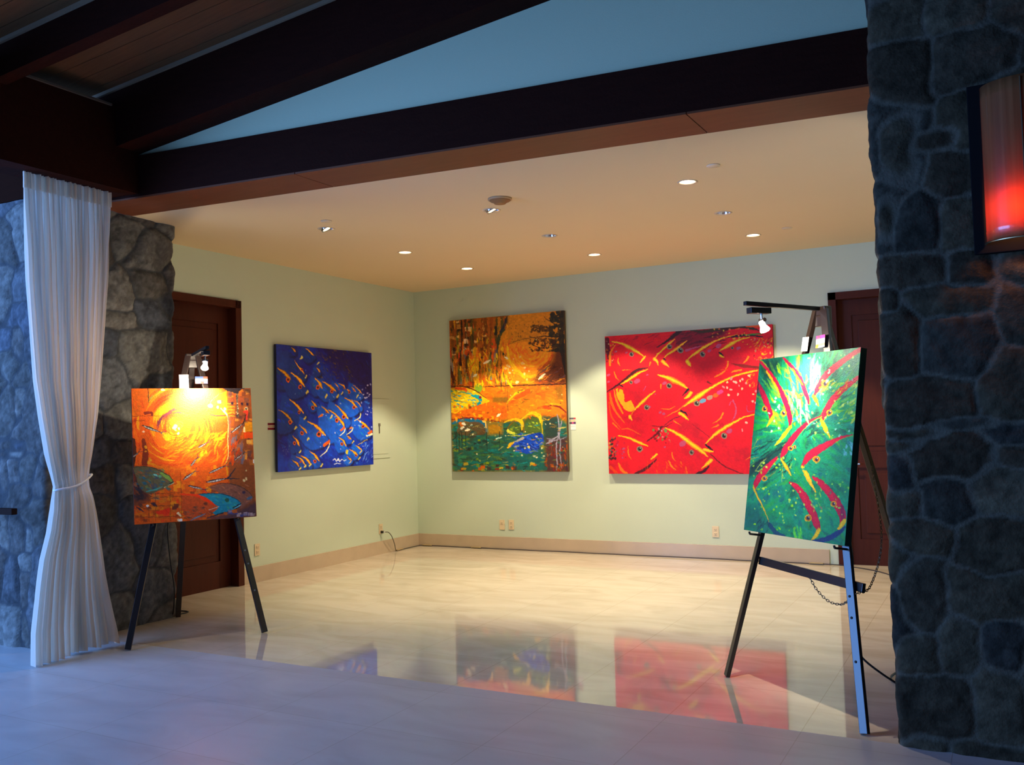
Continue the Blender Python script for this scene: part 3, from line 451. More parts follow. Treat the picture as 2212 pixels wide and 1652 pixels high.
    # butterfly-like fish at the top right
    A.curvepoly([(1110, 125), (1010, 180), (940, 240), (905, 300), (960, 370), (1100, 390), (1125, 380), (1125, 130)], (228, 140, 30)); S([(1112, 120), (1010, 175), (945, 240)], [7, 9, 12], (150, 80, 50)); A.dot(945, 280, 26, 22, (250, 230, 190)); A.dot(950, 282, 7, 7, (90, 80, 70))
    S([(905, 300), (940, 315)], [5, 4], (60, 34, 30)); S([(925, 372), (1010, 385), (1110, 385)], [6, 12, 14], (100, 40, 40)); A.dots(10, (1020, 220, 1110, 350), [(246, 220, 160), (110, 40, 30)], (10, 20)); S([(1060, 310), (1090, 340), (1125, 380)], [12, 24, 14], (248, 226, 130)); A.dabs(20, (960, 190, 1110, 370), [(240, 170, 30), (214, 110, 30)], (20, 50), (10, 18), 30)
    S([(1128, 385), (1136, 500), (1125, 640), (1128, 800), (1100, 900)], [7, 9, 8, 8, 6], (250, 214, 120)); S([(1140, 400), (1150, 560), (1140, 700)], [24, 26, 20], (130, 80, 60), a=.7); S([(1105, 940), (1110, 1030)], [18, 16], (236, 190, 20))
    # lower half
    A.poly([(92, 930), (400, 930), (600, 950), (1120, 930), (1120, 1500), (90, 1556)], (206, 84, 22), a=.8, soft=30)
    A.tiles(130, (110, 1150, 1130, 1530), [(214, 110, 26), (170, 60, 20), (226, 130, 30), (110, 44, 26), (226, 60, 20), (190, 110, 50)], (26, 80), (20, 60)); A.tiles(30, (400, 940, 1000, 1180), [(232, 120, 26), (220, 80, 20), (240, 150, 40)], (20, 50), (30, 80), a=(.4, .8))
    A.poly([(90, 930), (180, 960), (190, 1130), (260, 1290), (90, 1330)], (44, 28, 34), soft=24); A.dabs(50, (95, 940, 330, 1400), [(40, 30, 50), (90, 40, 26), (34, 50, 70), (120, 60, 30)], (40, 100), (16, 34), 20)
    for y in (1215, 1255, 1350, 1470): S([(110, y), (400, y+6), (620, y-2)], [4, 6, 3], (90, 40, 20), a=.8)
    for x in (600, 245, 320, 478): S([(x, 1000), (x+4, 1250), (x+2, 1520)], [4, 6, 4], (110, 50, 24), a=.7)
    A.poly([(320, 1420), (480, 1380), (470, 1450), (340, 1450)], (226, 50, 24)); A.poly([(610, 1360), (690, 1355), (690, 1410), (612, 1412)], (230, 64, 22)); A.dots(4, (540, 1430, 610, 1530), [(240, 210, 160)], (14, 20)); A.dot(592, 1518, 18, 18, (240, 220, 200)); A.dot(235, 1355, 16, 12, (236, 220, 200))
    # big fish, left
    A.curvepoly([(92, 935), (250, 935), (390, 985), (480, 1045), (525, 1105), (440, 1160), (330, 1205), (230, 1215), (150, 1130)], (92, 84, 56)); A.dabs(70, (110, 960, 480, 1190), [(50, 100, 90), (120, 80, 50), (60, 70, 90), (110, 120, 60), (160, 90, 50), (36, 90, 110)], (24, 60), (12, 28), 30, a=(.5, .9))
    S([(92, 932), (250, 930), (390, 980), (480, 1040), (515, 1080)], [8, 10, 12, 14, 6], (60, 60, 40)); S([(390, 1000), (460, 1050), (500, 1085)], [20, 40, 24], (120, 150, 60)); S([(445, 1150), (500, 1110), (525, 1100)], [12, 16, 8], (30, 40, 30)); S([(420, 1160), (480, 1130), (530, 1105)], [5, 6, 5], (200, 205, 150)); A.dot(378, 1035, 18, 15, (90, 150, 110)); A.dot(335, 1022, 26, 9, (120, 190, 170), ang=.4); S([(230, 1200), (320, 1180), (400, 1150)], [10, 20, 8], (60, 140, 130))
    # blue fish, brown fish, red fish
    A.curvepoly([(900, 1165), (1060, 1130), (1200, 1150), (1320, 1215), (1385, 1290), (1290, 1380), (1200, 1400), (1050, 1250)], (124, 74, 56)); A.dabs(60, (930, 1140, 1350, 1330), [(150, 90, 70), (100, 56, 44), (176, 100, 66)], (20, 50), (8, 18), 20); S([(900, 1160), (1060, 1125), (1210, 1148), (1330, 1215), (1388, 1285)], [5, 7, 8, 7, 5], (60, 40, 36)); A.dot(1286, 1228, 17, 15, (60, 40, 60)); A.dot(1345, 1290, 34, 16, (70, 90, 110), ang=-.4)
    A.curvepoly([(760, 1245), (900, 1235), (1060, 1245), (1180, 1290), (1250, 1350), (1190, 1410), (1100, 1440), (960, 1460), (900, 1380)], (26, 124, 142)); A.dabs(60, (840, 1260, 1200, 1430), [(40, 150, 165), (20, 100, 130), (60, 150, 120), (30, 130, 160)], (20, 60), (10, 24), 20); S([(760, 1245), (900, 1233), (1060, 1243), (1180, 1288), (1240, 1335)], [6, 9, 9, 9, 5], (16, 60, 80)); A.dot(1100, 1308, 24, 22, (30, 80, 60)); S([(1165, 1395), (1210, 1370), (1250, 1350)], [12, 14, 6], (20, 30, 40)); S([(1180, 1400), (1250, 1362)], [6, 5], (150, 220, 225)); S([(880, 1500), (1000, 1460), (1130, 1430), (1240, 1385)], [8, 12, 12, 8], (20, 30, 36))
    A.curvepoly([(610, 1230), (740, 1240), (860, 1290), (950, 1345), (1000, 1385), (930, 1450), (820, 1500), (700, 1520), (620, 1430)], (190, 74, 34)); S([(600, 1235), (740, 1245), (860, 1290), (960, 1360)], [14, 26, 40, 18], (232, 56, 18)); A.dabs(50, (640, 1370, 950, 1500), [(110, 60, 34), (150, 80, 50), (90, 50, 40), (200, 90, 50)], (20, 50), (10, 20), 10); A.dot(865, 1345, 22, 18, (110, 50, 30)); S([(900, 1410), (960, 1395), (1008, 1378)], [8, 10, 8], (214, 170, 140)); S([(700, 1520), (790, 1480), (860, 1450)], [8, 18, 6], (110, 120, 130))
    A.poly([(880, 1500), (1240, 1420), (1420, 1330), (1422, 1495), (1000, 1525)], (70, 46, 56), a=.85, soft=12); A.tiles(16, (1050, 1420, 1410, 1490), [(176, 84, 34), (60, 60, 110), (90, 90, 130), (190, 160, 150)], (30, 60), (24, 44))
    # small striped fish
    for x0, y0, x1, y1, k in [(205, 482, 400, 560, 1.0), (1165, 572, 1300, 472, .9), (915, 1010, 1085, 935, .9), (885, 1108, 1115, 1072, 1.0), (690, 1145, 860, 1190, .8), (630, 1075, 760, 990, .8), (720, 925, 785, 845, .8), (800, 730, 905, 678, .7), (1190, 875, 1300, 795, .7), (92, 820, 160, 768, .7)]:
        dx, dy = x1-x0, y1-y0; L = math.hypot(dx, dy); ux, uy = dx/L, dy/L
        S([(x0, y0), (x0+dx*.35, y0+dy*.35), (x1, y1)], [14*k, 34*k, 10*k], (56, 40, 44)); S([(x0+dx*.05, y0+dy*.05+3), (x0+dx*.4, y0+dy*.4+3), (x0+dx*.85, y0+dy*.85)], [6*k, 16*k, 4*k], (196, 186, 172))
        for q in (.25, .4, .55, .7): S([(x0+dx*q-uy*8, y0+dy*q+ux*8), (x0+dx*q+uy*8, y0+dy*q-ux*8)], [4, 4], (66, 50, 50))
        S([(x1, y1), (x1+ux*46*k-uy*26*k, y1+uy*46*k+ux*26*k)], [9*k, 3], (50, 56, 76)); S([(x1, y1), (x1+ux*46*k+uy*26*k, y1+uy*46*k-ux*26*k)], [9*k, 3], (50, 56, 76))
    S([(1300, 475), (1335, 375)], [16, 6], (36, 20, 24)); S([(1115, 1072), (1200, 965)], [18, 6], (34, 30, 44)); S([(1115, 1072), (1245, 1078)], [14, 5], (34, 30, 44)); A.dots(5, (1290, 960, 1320, 1110), [(214, 190, 130)], (10, 18))
    A.breakup(1.3); A.grain(.13, .2, 4)
    return A.done()

def art_green(w, h):
    A = Art(w, h, [(175, 125), (970, 40), (820, 1590), (45, 1450)], (10, 130, 84), 41); S = A.stroke
    A.wash([(8, 96, 66), (14, 140, 84), (20, 150, 96), (16, 110, 100)], .03, 6)
    cx, cy = 520, 640
    A.dabs(300, (80, 60, 950, 760), [(20, 150, 80), (60, 175, 60), (10, 110, 80), (130, 190, 60), (14, 90, 70), (30, 160, 120)], (60, 180), (14, 34), lambda x, y: math.degrees(math.atan2(y-cy, x-cx)), a=(.35, .85), jit=.15)
    A.dabs(260, (50, 700, 880, 1580), [(16, 130, 86), (40, 160, 90), (12, 100, 90), (70, 160, 70), (20, 150, 110)], (60, 160), (12, 30), lambda x, y: -35 if x < 420 else 50, a=(.3, .75))
    A.poly([(175, 125), (350, 105), (340, 170), (270, 260), (190, 230)], (12, 46, 34), a=.85, soft=30); A.poly([(840, 60), (970, 42), (940, 260), (880, 250)], (56, 110, 96), a=.7, soft=30); A.poly([(45, 1250), (160, 1260), (240, 1480), (45, 1450)], (12, 90, 84), a=.6, soft=26)
    A.dabs(50, (180, 160, 500, 640), [(150, 190, 50), (190, 205, 60), (110, 170, 60)], (40, 120), (14, 34), 60, a=(.4, .8)); A.dabs(30, (560, 100, 660, 380), [(150, 215, 150), (80, 200, 140)], (80, 160), (14, 30), -75, a=(.4, .8)); A.dabs(40, (760, 300, 930, 640), [(150, 200, 60), (70, 160, 90), (190, 210, 90)], (30, 80), (10, 22), -30)
    # dark weed band
    A.poly([(90, 960), (330, 800), (440, 720), (620, 520), (650, 560), (520, 650), (400, 790), (330, 880), (180, 1000), (80, 1050)], (14, 56, 48), a=.9, soft=14)
    A.dabs(60, (90, 760, 420, 1030), [(10, 36, 34), (20, 80, 60), (150, 170, 80), (12, 50, 44)], (60, 140), (6, 14), -38, a=(.6, 1)); A.dabs(26, (420, 560, 640, 740), [(14, 50, 44), (20, 130, 120), (40, 190, 190)], (60, 120), (8, 20), -42)
    reds = [([(180, 140), (260, 240), (330, 360), (380, 480), (410, 600), (400, 660)], [14, 26, 36, 44, 40, 10]), ([(360, 115), (430, 190), (490, 280), (520, 360), (545, 440), (555, 480)], [14, 26, 30, 34, 30, 8]), ([(155, 300), (200, 400), (240, 500), (262, 580), (250, 610)], [20, 46, 46, 40, 10]),
            ([(968, 55), (880, 110), (780, 180), (690, 260), (630, 350), (600, 410)], [26, 34, 44, 46, 44, 16]), ([(945, 280), (860, 340), (790, 400), (720, 480), (675, 560), (662, 610)], [26, 36, 46, 50, 44, 14]), ([(650, 575), (560, 620), (490, 680), (420, 760), (360, 850), (335, 890)], [8, 16, 36, 50, 50, 16]),
            ([(300, 900), (240, 960), (180, 1030), (140, 1090), (130, 1130)], [20, 44, 56, 52, 16]), ([(890, 730), (800, 750), (700, 800), (610, 850), (540, 900), (500, 965)], [6, 18, 40, 52, 50, 20]), ([(400, 1090), (460, 1130), (520, 1220), (570, 1320), (605, 1410), (625, 1460)], [14, 40, 56, 60, 56, 20]), ([(580, 1050), (650, 1110), (710, 1180), (770, 1270), (805, 1350), (800, 1410)], [14, 44, 50, 60, 56, 30])]
    for P, W in reds: S([(x+10, y+6) for x, y in P], np.array(W)*.55, (200, 190, 50), a=.6); S(P, np.array(W)*1.0, (190, 12, 52), (206, 14, 50))
    for P, W, c in [([(150, 310), (160, 380)], [40, 20], (110, 10, 40)), ([(800, 1290), (810, 1380)], [30, 30], (120, 20, 70)), ([(960, 60), (900, 100)], [30, 20], (170, 60, 70))]: S(P, W, c, a=.7)
    for P, W in [([(275, 575), (255, 610), (225, 655)], [24, 26, 6]), ([(415, 655), (370, 710), (320, 770), (290, 800)], [22, 30, 22, 6]), ([(590, 415), (615, 460), (632, 500)], [20, 22, 6]), ([(650, 610), (680, 670), (715, 745)], [22, 34, 8]), ([(335, 905), (375, 970), (410, 1035)], [14, 26, 8]), ([(500, 970), (540, 1050), (600, 1170)], [20, 36, 8]), ([(120, 1120), (150, 1190), (200, 1290), (240, 1390)], [16, 14, 10, 5]), ([(622, 1460), (600, 1500), (560, 1540)], [28, 30, 8]), ([(822, 1392), (800, 1420), (770, 1455)], [26, 30, 10]), ([(230, 220), (290, 320), (330, 400)], [16, 20, 8]), ([(430, 200), (470, 270), (510, 330)], [8, 14, 6])]: S(P, W, (214, 150, 60) if W[0] < 17 else (232, 176, 60), (245, 200, 70))
    for x, y, r in [(685, 325, 30), (716, 553, 25), (610, 915, 30), (358, 550, 24), (212, 512, 22), (410, 825, 20), (442, 815, 14), (208, 1055, 22), (541, 1368, 28), (738, 1262, 25), (497, 408, 14)]: A.eye(x, y, r, (222, 180, 60), (170, 110, 50), (24, 24, 50))
    A.dabs(26, (640, 300, 860, 400), [(214, 110, 60), (190, 190, 70)], (20, 60), (8, 16), -40); A.dabs(24, (560, 1120, 720, 1330), [(180, 200, 80), (140, 120, 90), (60, 170, 110)], (16, 40), (8, 14), 60)
    A.dots(60, (120, 900, 460, 1480), [(150, 210, 60), (190, 220, 90)], (5, 12)); A.dots(40, (560, 100, 930, 760), [(190, 220, 110), (150, 210, 180)], (5, 13)); A.dots(30, (470, 1000, 860, 1400), [(150, 210, 90)], (5, 11)); A.dots(10, (240, 420, 330, 700), [(200, 230, 200)], (6, 12))
    S([(560, 1545), (680, 1530), (780, 1480), (825, 1440)], [10, 30, 30, 10], (24, 56, 100)); S([(240, 1410), (300, 1480), (360, 1500)], [30, 34, 12], (20, 70, 90)); A.dabs(16, (110, 1380, 240, 1470), [(14, 50, 54)], (30, 60), (6, 12), -55); A.dabs(12, (820, 780, 890, 880), [(120, 190, 190)], (20, 50), (10, 20), 60); A.dabs(14, (430, 1430, 500, 1530), [(110, 210, 80)], (40, 80), (12, 22), 80)
    A.dabs(24, (520, 940, 700, 1020), [(20, 150, 100), (16, 110, 80)], (50, 100), (8, 14), 20); A.dabs(16, (400, 380, 560, 640), [(200, 220, 150), (150, 200, 120)], (50, 110), (14, 26), 70)
    A.breakup(1.8); A.grain(.13, .2, 4)
    return A.done()
# ---------------------------------------------------------------- materials of the place
GREEN_PAINT = mat('pale_green_paint', (.60, .69, .53), .75, bump=(160, .12), noise=(3, .96))
CEIL_PAINT = mat('cream_ceiling_paint', (.78, .61, .37), .85, bump=(220, .15), noise=(2, .97))
DARK_WOOD = mat('dark_stained_wood', (.022, .0055, .0035), .8, spec=.06, wood=((.036, .009, .005), (2, 14, 14)), noise=(3, 1), bump=(60, .2))
SOFFIT_WOOD = mat('reddish_soffit_wood', (.14, .040, .016), .5, spec=.2, wood=((.20, .062, .026), (1.5, 10, 10)), noise=(3, 1))
DOOR_WOOD = mat('mahogany_door', (.085, .018, .008), .45, spec=.2, wood=((.050, .010, .004), (14, 14, 1.2)), noise=(2.5, 1))
BOARD_WOOD = mat('roof_boards', (.20, .10, .045), .9, spec=.05, wood=((.12, .06, .028), (1, 16, 4)), noise=(3, 1))
TRIM_WOOD = mat('pale_trim', (.30, .20, .12), .8)
BLACK = mat('black_plastic', (.012, .012, .013), .4)
METAL = mat('brushed_metal', (.6, .6, .6), .3, metal=1)

def floor_mat(name, rough, ior, base, vein, tint_noise, axis_off):
    m = mat(name, base, rough, ior=ior, spec=.5); N = m.node_tree.nodes; L = m.node_tree.links; b = N['Principled BSDF']
    tc = N.new('ShaderNodeTexCoord'); mp = N.new('ShaderNodeMapping'); mp.inputs['Rotation'].default_value = (0, 0, .5); mp.inputs['Scale'].default_value = (.6, 1.8, 1); L.new(tc.outputs['Object'], mp.inputs[0])
    n1 = N.new('ShaderNodeTexNoise'); n1.inputs['Scale'].default_value = 2.2; n1.inputs['Detail'].default_value = 7; n1.inputs['Distortion'].default_value = 1.2; L.new(mp.outputs[0], n1.inputs['Vector'])
    mx = N.new('ShaderNodeMix'); mx.data_type = 'RGBA'; mx.inputs[6].default_value = (*base, 1); mx.inputs[7].default_value = (*vein, 1)
    cr = N.new('ShaderNodeValToRGB'); cr.color_ramp.elements[0].position = .38; cr.color_ramp.elements[1].position = .68; L.new(n1.outputs['Fac'], cr.inputs[0]); L.new(cr.outputs[0], mx.inputs[0])
    br = N.new('ShaderNodeTexBrick'); br.offset = 0; br.inputs['Scale'].default_value = 1; br.inputs['Mortar Size'].default_value = .0022; br.inputs['Brick Width'].default_value = .655; br.inputs['Row Height'].default_value = .655
    br.inputs['Color1'].default_value = (1, 1, 1, 1); br.inputs['Color2'].default_value = (.97, .97, .97, 1); br.inputs['Mortar'].default_value = (.72, .68, .62, 1); br.inputs['Mortar Smooth'].default_value = .3
    mo = N.new('ShaderNodeMapping'); mo.inputs['Location'].default_value = axis_off; L.new(tc.outputs['Object'], mo.inputs[0]); L.new(mo.outputs[0], br.inputs['Vector'])
    ml = N.new('ShaderNodeMix'); ml.data_type = 'RGBA'; ml.blend_type = 'MULTIPLY'; ml.inputs[0].default_value = 1; L.new(mx.outputs[2], ml.inputs[6]); L.new(br.outputs['Color'], ml.inputs[7]); L.new(ml.outputs[2], b.inputs['Base Color'])
    n2 = N.new('ShaderNodeTexNoise'); n2.inputs['Scale'].default_value = 5; n2.inputs['Detail'].default_value = 4; L.new(tc.outputs['Object'], n2.inputs['Vector'])
    mr = N.new('ShaderNodeMapRange'); mr.inputs['To Min'].default_value = rough*.8; mr.inputs['To Max'].default_value = rough*1.25; L.new(n2.outputs['Fac'], mr.inputs[0]); L.new(mr.outputs[0], b.inputs['Roughness'])
    return m
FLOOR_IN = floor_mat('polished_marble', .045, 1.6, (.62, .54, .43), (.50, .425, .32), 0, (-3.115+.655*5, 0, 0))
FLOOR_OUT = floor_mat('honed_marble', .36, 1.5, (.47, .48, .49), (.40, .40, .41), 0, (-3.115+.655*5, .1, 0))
BASE_MARBLE = mat('marble_skirting', (.60, .47, .33), .25, noise=(5, .78))

H = 3.25
# floors
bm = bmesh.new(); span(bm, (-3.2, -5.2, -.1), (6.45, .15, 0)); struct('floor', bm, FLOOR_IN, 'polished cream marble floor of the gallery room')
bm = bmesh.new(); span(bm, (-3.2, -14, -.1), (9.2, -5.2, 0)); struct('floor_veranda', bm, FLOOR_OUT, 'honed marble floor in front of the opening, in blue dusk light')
# walls of the room
bm = bmesh.new(); span(bm, (-.12, 0, 0), (5.12, .15, H)); span(bm, (5.12, 0, 2.77), (6.22, .15, H)); span(bm, (6.22, 0, 0), (6.32, .15, H)); struct('wall_back', bm, GREEN_PAINT, 'pale green wall facing the opening')
bm = bmesh.new(); span(bm, (-.15, -3.056, 0), (0, 0, H)); span(bm, (-.15, -4.16, 2.80), (0, -3.056, H)); span(bm, (-.15, -4.34, 0), (0, -4.16, H)); struct('wall_left', bm, GREEN_PAINT, 'pale green wall on the left with the blue painting')
bm = bmesh.new(); span(bm, (6.32, -4.65, 0), (6.45, .15, H)); struct('wall_right', bm, GREEN_PAINT)
# skirting
bm = bmesh.new(); span(bm, (0, -.018, 0), (5.03, 0, .155)); struct('baseboard_back', bm, BASE_MARBLE, 'cream marble skirting along the back wall')
bm = bmesh.new(); span(bm, (0, -3.056, 0), (.018, -.018, .155)); struct('baseboard_left', bm, BASE_MARBLE, 'cream marble skirting along the left wall')

# ceiling with round cut-outs for the recessed lights
LIGHTS = [(1.537, -3.567, 'gimbal'), (3.065, -3.342, 'gimbal'), (4.688, -3.287, 'open'), (1.470, -2.284, 'lit'), (3.013, -2.163, 'dim'), (4.638, -2.137, 'half'), (1.482, -1.109, 'lit'), (2.980, -1.028, 'lit'), (4.627, -1.042, 'lit')]
RL = .062
def ceiling():
    A = Vector((.878, -5.189, 0)); t = Vector((math.cos(math.radians(6.075)), math.sin(math.radians(6.075)), 0)); n = Vector((-t.y, t.x, 0))
    a = A+n*.40-t*.75; b = A+n*.40+t*5.6
    bm = bmesh.new(); P = [(-.15, .15), (6.45, .15), (6.45, b.y), (a.x, a.y), (-.15, a.y-.02)]
    P = [(-.15, .15), (-.15, a.y-.03), (a.x, a.y), (b.x, b.y), (6.45, b.y+.03), (6.45, .15)]
    lo = [bm.verts.new((x, y, H)) for x, y in P]; hi = [bm.verts.new((x, y, H+.04)) for x, y in P]
    bm.faces.new(lo); bm.faces.new(hi[::-1])
    for i in range(len(P)): bm.faces.new((lo[i], hi[i], hi[(i+1) % len(P)], lo[(i+1) % len(P)]))
    o = obj('ceiling', bm, CEIL_PAINT); bc = bmesh.new()
    for x, y, k in LIGHTS: lathe(bc, [(RL, H-.05), (RL, H+.1)], 32, Matrix.Translation((x, y, 0)), close=True)
    c = obj('cutter', bc, None); md = o.modifiers.new('b', 'BOOLEAN'); md.object = c; md.operation = 'DIFFERENCE'; md.solver = 'EXACT'
    dg = bpy.context.evaluated_depsgraph_get(); me = bpy.data.meshes.new_from_object(o.evaluated_get(dg)); o.modifiers.clear(); o.data = me; bpy.data.objects.remove(c)
    tag(o, 'cream painted ceiling with recessed lights', kind='structure')
ceiling()
bm = bmesh.new(); span(bm, (-.15, -4.25, H+.30), (6.45, .15, H+.34)); struct('ceiling_void', bm, CEIL_PAINT)

# doors
def door(name, M, w, h, label):
    """leaf recessed behind a casing; local x along the wall, y into the wall, z up; the opening is w x h"""
    bm = bmesh.new(); cw = .075
    for a, b in (((0, -.02, 0), (cw, .13, h)), ((w-cw, -.02, 0), (w, .13, h)), ((0, -.02, h-cw), (w, .13, h))): span(bm, a, b)
    bmesh.ops.transform(bm, matrix=M, verts=bm.verts); o = struct(name, bm, DOOR_WOOD, label)
    bm = bmesh.new(); y0, y1 = .09, .13; x0, x1, z1 = cw, w-cw, h-cw; st = .13
    span(bm, (x0, y0, 0), (x0+st, y1, z1)); span(bm, (x1-st, y0, 0), (x1, y1, z1))
    for a, b in ((0, .26), (.98, 1.14), (z1-.16, z1)): span(bm, (x0+st, y0, a), (x1-st, y1, b))
    for a, b in ((.26, .98), (1.14, z1-.16)):
        box(bm, ((x0+x1)/2, .115, (a+b)/2), (x1-x0-2*st, .02, b-a)); box(bm, ((x0+x1)/2, .104, (a+b)/2), (x1-x0-2*st-.12, .016, b-a-.12), bev=.006)
    bmesh.ops.transform(bm, matrix=M, verts=bm.verts); obj('door_leaf', bm, DOOR_WOOD, o)
    bm = bmesh.new(); tube(bm, [(x0+.07, y0, 1.02), (x0+.07, y0-.05, 1.02), (x0+.16, y0-.055, 1.02)], .009); lathe(bm, [(.001, 0), (.024, 0), (.024, .006), (.001, .006)], 16, Matrix.Translation((x0+.07, y0, 1.02)) @ Matrix.Rotation(PI/2, 4, 'X'))
    bmesh.ops.transform(bm, matrix=M, verts=bm.verts); obj('door_handle', bm, METAL, o)
door('door_1', Matrix.Translation((0, -4.16, 0)) @ Matrix.Rotation(PI/2, 4, 'Z'), 1.104, 2.805, 'dark mahogany panelled door behind the orange painting easel')
door('door_2', Matrix.Translation((5.12, 0, 0)), 1.1, 2.77, 'dark mahogany door behind the green painting easel')

# header beam over the opening, turned 6 degrees
AH = math.radians(6.075); TH = Vector((math.cos(AH), math.sin(AH), 0)); NH = Vector((TH.y, -TH.x, 0)); PH = Vector((.878, -5.189, 0))
def hd(s, d, z): return PH+TH*s+NH*d+Vector((0, 0, z))      # s along the opening, d towards the camera
def hexa(bm, q):
    v = [bm.verts.new(p) for p in q]
    for f in ((3, 2, 1, 0), (4, 5, 6, 7), (0, 1, 5, 4), (1, 2, 6, 5), (2, 3, 7, 6), (3, 0, 4, 7)): bm.faces.new([v[i] for i in f])
SL, SR = -.42, 5.9
bm = bmesh.new(); hexa(bm, [hd(SL, 0, H+.012), hd(SR, 0, H+.012), hd(SR, -.42, H+.012), hd(SL, -.42, H+.012), hd(SL, 0, H+.318), hd(SR, 0, H+.318), hd(SR, -.42, H+.3), hd(SL, -.42, H+.3)]); hb = struct('header_beam', bm, DARK_WOOD, 'dark wooden header beam across the opening')
bm = bmesh.new()
for a, b in ((SL, 1.60), (1.606, 4.28), (4.286, SR)): hexa(bm, [hd(a, 0, H-.001), hd(b, 0, H-.001), hd(b+.05, -.405, H-.001), hd(a+.05, -.405, H-.001), hd(a, 0, H+.012), hd(b, 0, H+.012), hd(b+.05, -.405, H+.012), hd(a+.05, -.405, H+.012)])
obj('soffit_board', bm, SOFFIT_WOOD, hb)
# gable wall above it
bm = bmesh.new(); hexa(bm, [hd(SL, -.03, H+.3), hd(9, -.03, H+.3), hd(9, -.15, H+.3), hd(SL, -.15, H+.3), hd(SL, -.03, 4.6), hd(9, -.03, 5.6), hd(9, -.15, 5.6), hd(SL, -.15, 4.6)]); struct('wall_gable', bm, mat('gable_green_paint', (.64, .67, .43), .8, bump=(160, .12)), 'blue-grey lit wall above the header beam')

# unseen walls added behind and right of the camera, so daylight enters from the left
bm = bmesh.new(); span(bm, (1.0, -14.15, 0), (9.35, -14, 5.2)); struct('wall_blocker_back', bm, mat('blocker_grey', (.22, .20, .18), .8))
bm = bmesh.new(); span(bm, (9.0, -14, 0), (9.15, -5.2, 5.4)); struct('wall_blocker_right', bm, MATS['blocker_grey'])

# roof: two rafters, boards between them, pale trim
RD = Vector((.9827, .1045, .1529)); RP = Vector((.9372, -5.1525, 3.5653))
def rf(s, d, h): return RP+RD*s+NH*d+Vector((0, 0, h))
def rafter(name, d0, d1, h0, h1, a, b, label):
    bm = bmesh.new(); hexa(bm, [rf(a, d1, h0), rf(b, d1, h0), rf(b, d0, h0), rf(a, d0, h0), rf(a, d1, h1), rf(b, d1, h1), rf(b, d0, h1), rf(a, d0, h1)]); return struct(name, bm, DARK_WOOD, label)
RA, RB = -.8, 8.5
rafter('rafter_beam', 0, .22, 0, .44, RA, RB, 'thick dark rafter against the gable wall')
rafter('rafter_beam', 1.04, 1.14, .20, .44, RA, RB, 'dark rafter crossing the upper left corner')
for k, d in enumerate((2.2, 3.36, 4.52, 5.68, 6.84, 8.0)): rafter('rafter_beam', d, d+.1, .20, .44, RA, RB, 'dark rafter out of view above the camera')
bm = bmesh.new()
for k in range(56):
    d = .0+k*.155; hexa(bm, [rf(RA, d+.150, .43), rf(RB, d+.150, .43), rf(RB, d, .43), rf(RA, d, .43), rf(RA, d+.150, .45), rf(RB, d+.150, .45), rf(RB, d, .45), rf(RA, d, .45)])
hexa(bm, [rf(RA, 8.8, .445), rf(RB, 8.8, .445), rf(RB, -.4, .445), rf(RA, -.4, .445), rf(RA, 8.8, .5), rf(RB, 8.8, .5), rf(RB, -.4, .5), rf(RA, -.4, .5)])
struct('roof_boards', bm, BOARD_WOOD, 'brown board ceiling between the rafters')
for nm, d in (('trim_1', .22), ('trim_2', 1.14)):
    bm = bmesh.new(); hexa(bm, [rf(RA, d+.018, .405), rf(RB, d+.018, .405), rf(RB, d, .405), rf(RA, d, .405), rf(RA, d+.018, .43), rf(RB, d+.018, .43), rf(RB, d, .43), rf(RA, d, .43)]); struct(nm, bm, TRIM_WOOD, 'thin pale trim strip along a rafter')
# side beam above the curtain
bm = bmesh.new(); span(bm, (.80, -13.5, H+.03), (1.10, -5.16, 3.885)); sb = struct('side_beam', bm, DARK_WOOD, 'black-brown beam above the white curtain')
bm = bmesh.new(); span(bm, (1.10, -13.5, 3.87), (1.115, -5.4, 3.885)); obj('trim_strip', bm, mat('dull_trim', (.12, .10, .08), .6), sb)
# beam over the left pier, running out to the left
bm = bmesh.new(); span(bm, (-3.2, -5.62, H), (.80, -5.25, 3.60)); struct('outer_beam', bm, mat('brown_beam', (.024, .007, .004), .9, spec=.02, wood=((.015, .005, .003), (2, 14, 14)), noise=(3, 1)), 'brown beam over the left stone pier')

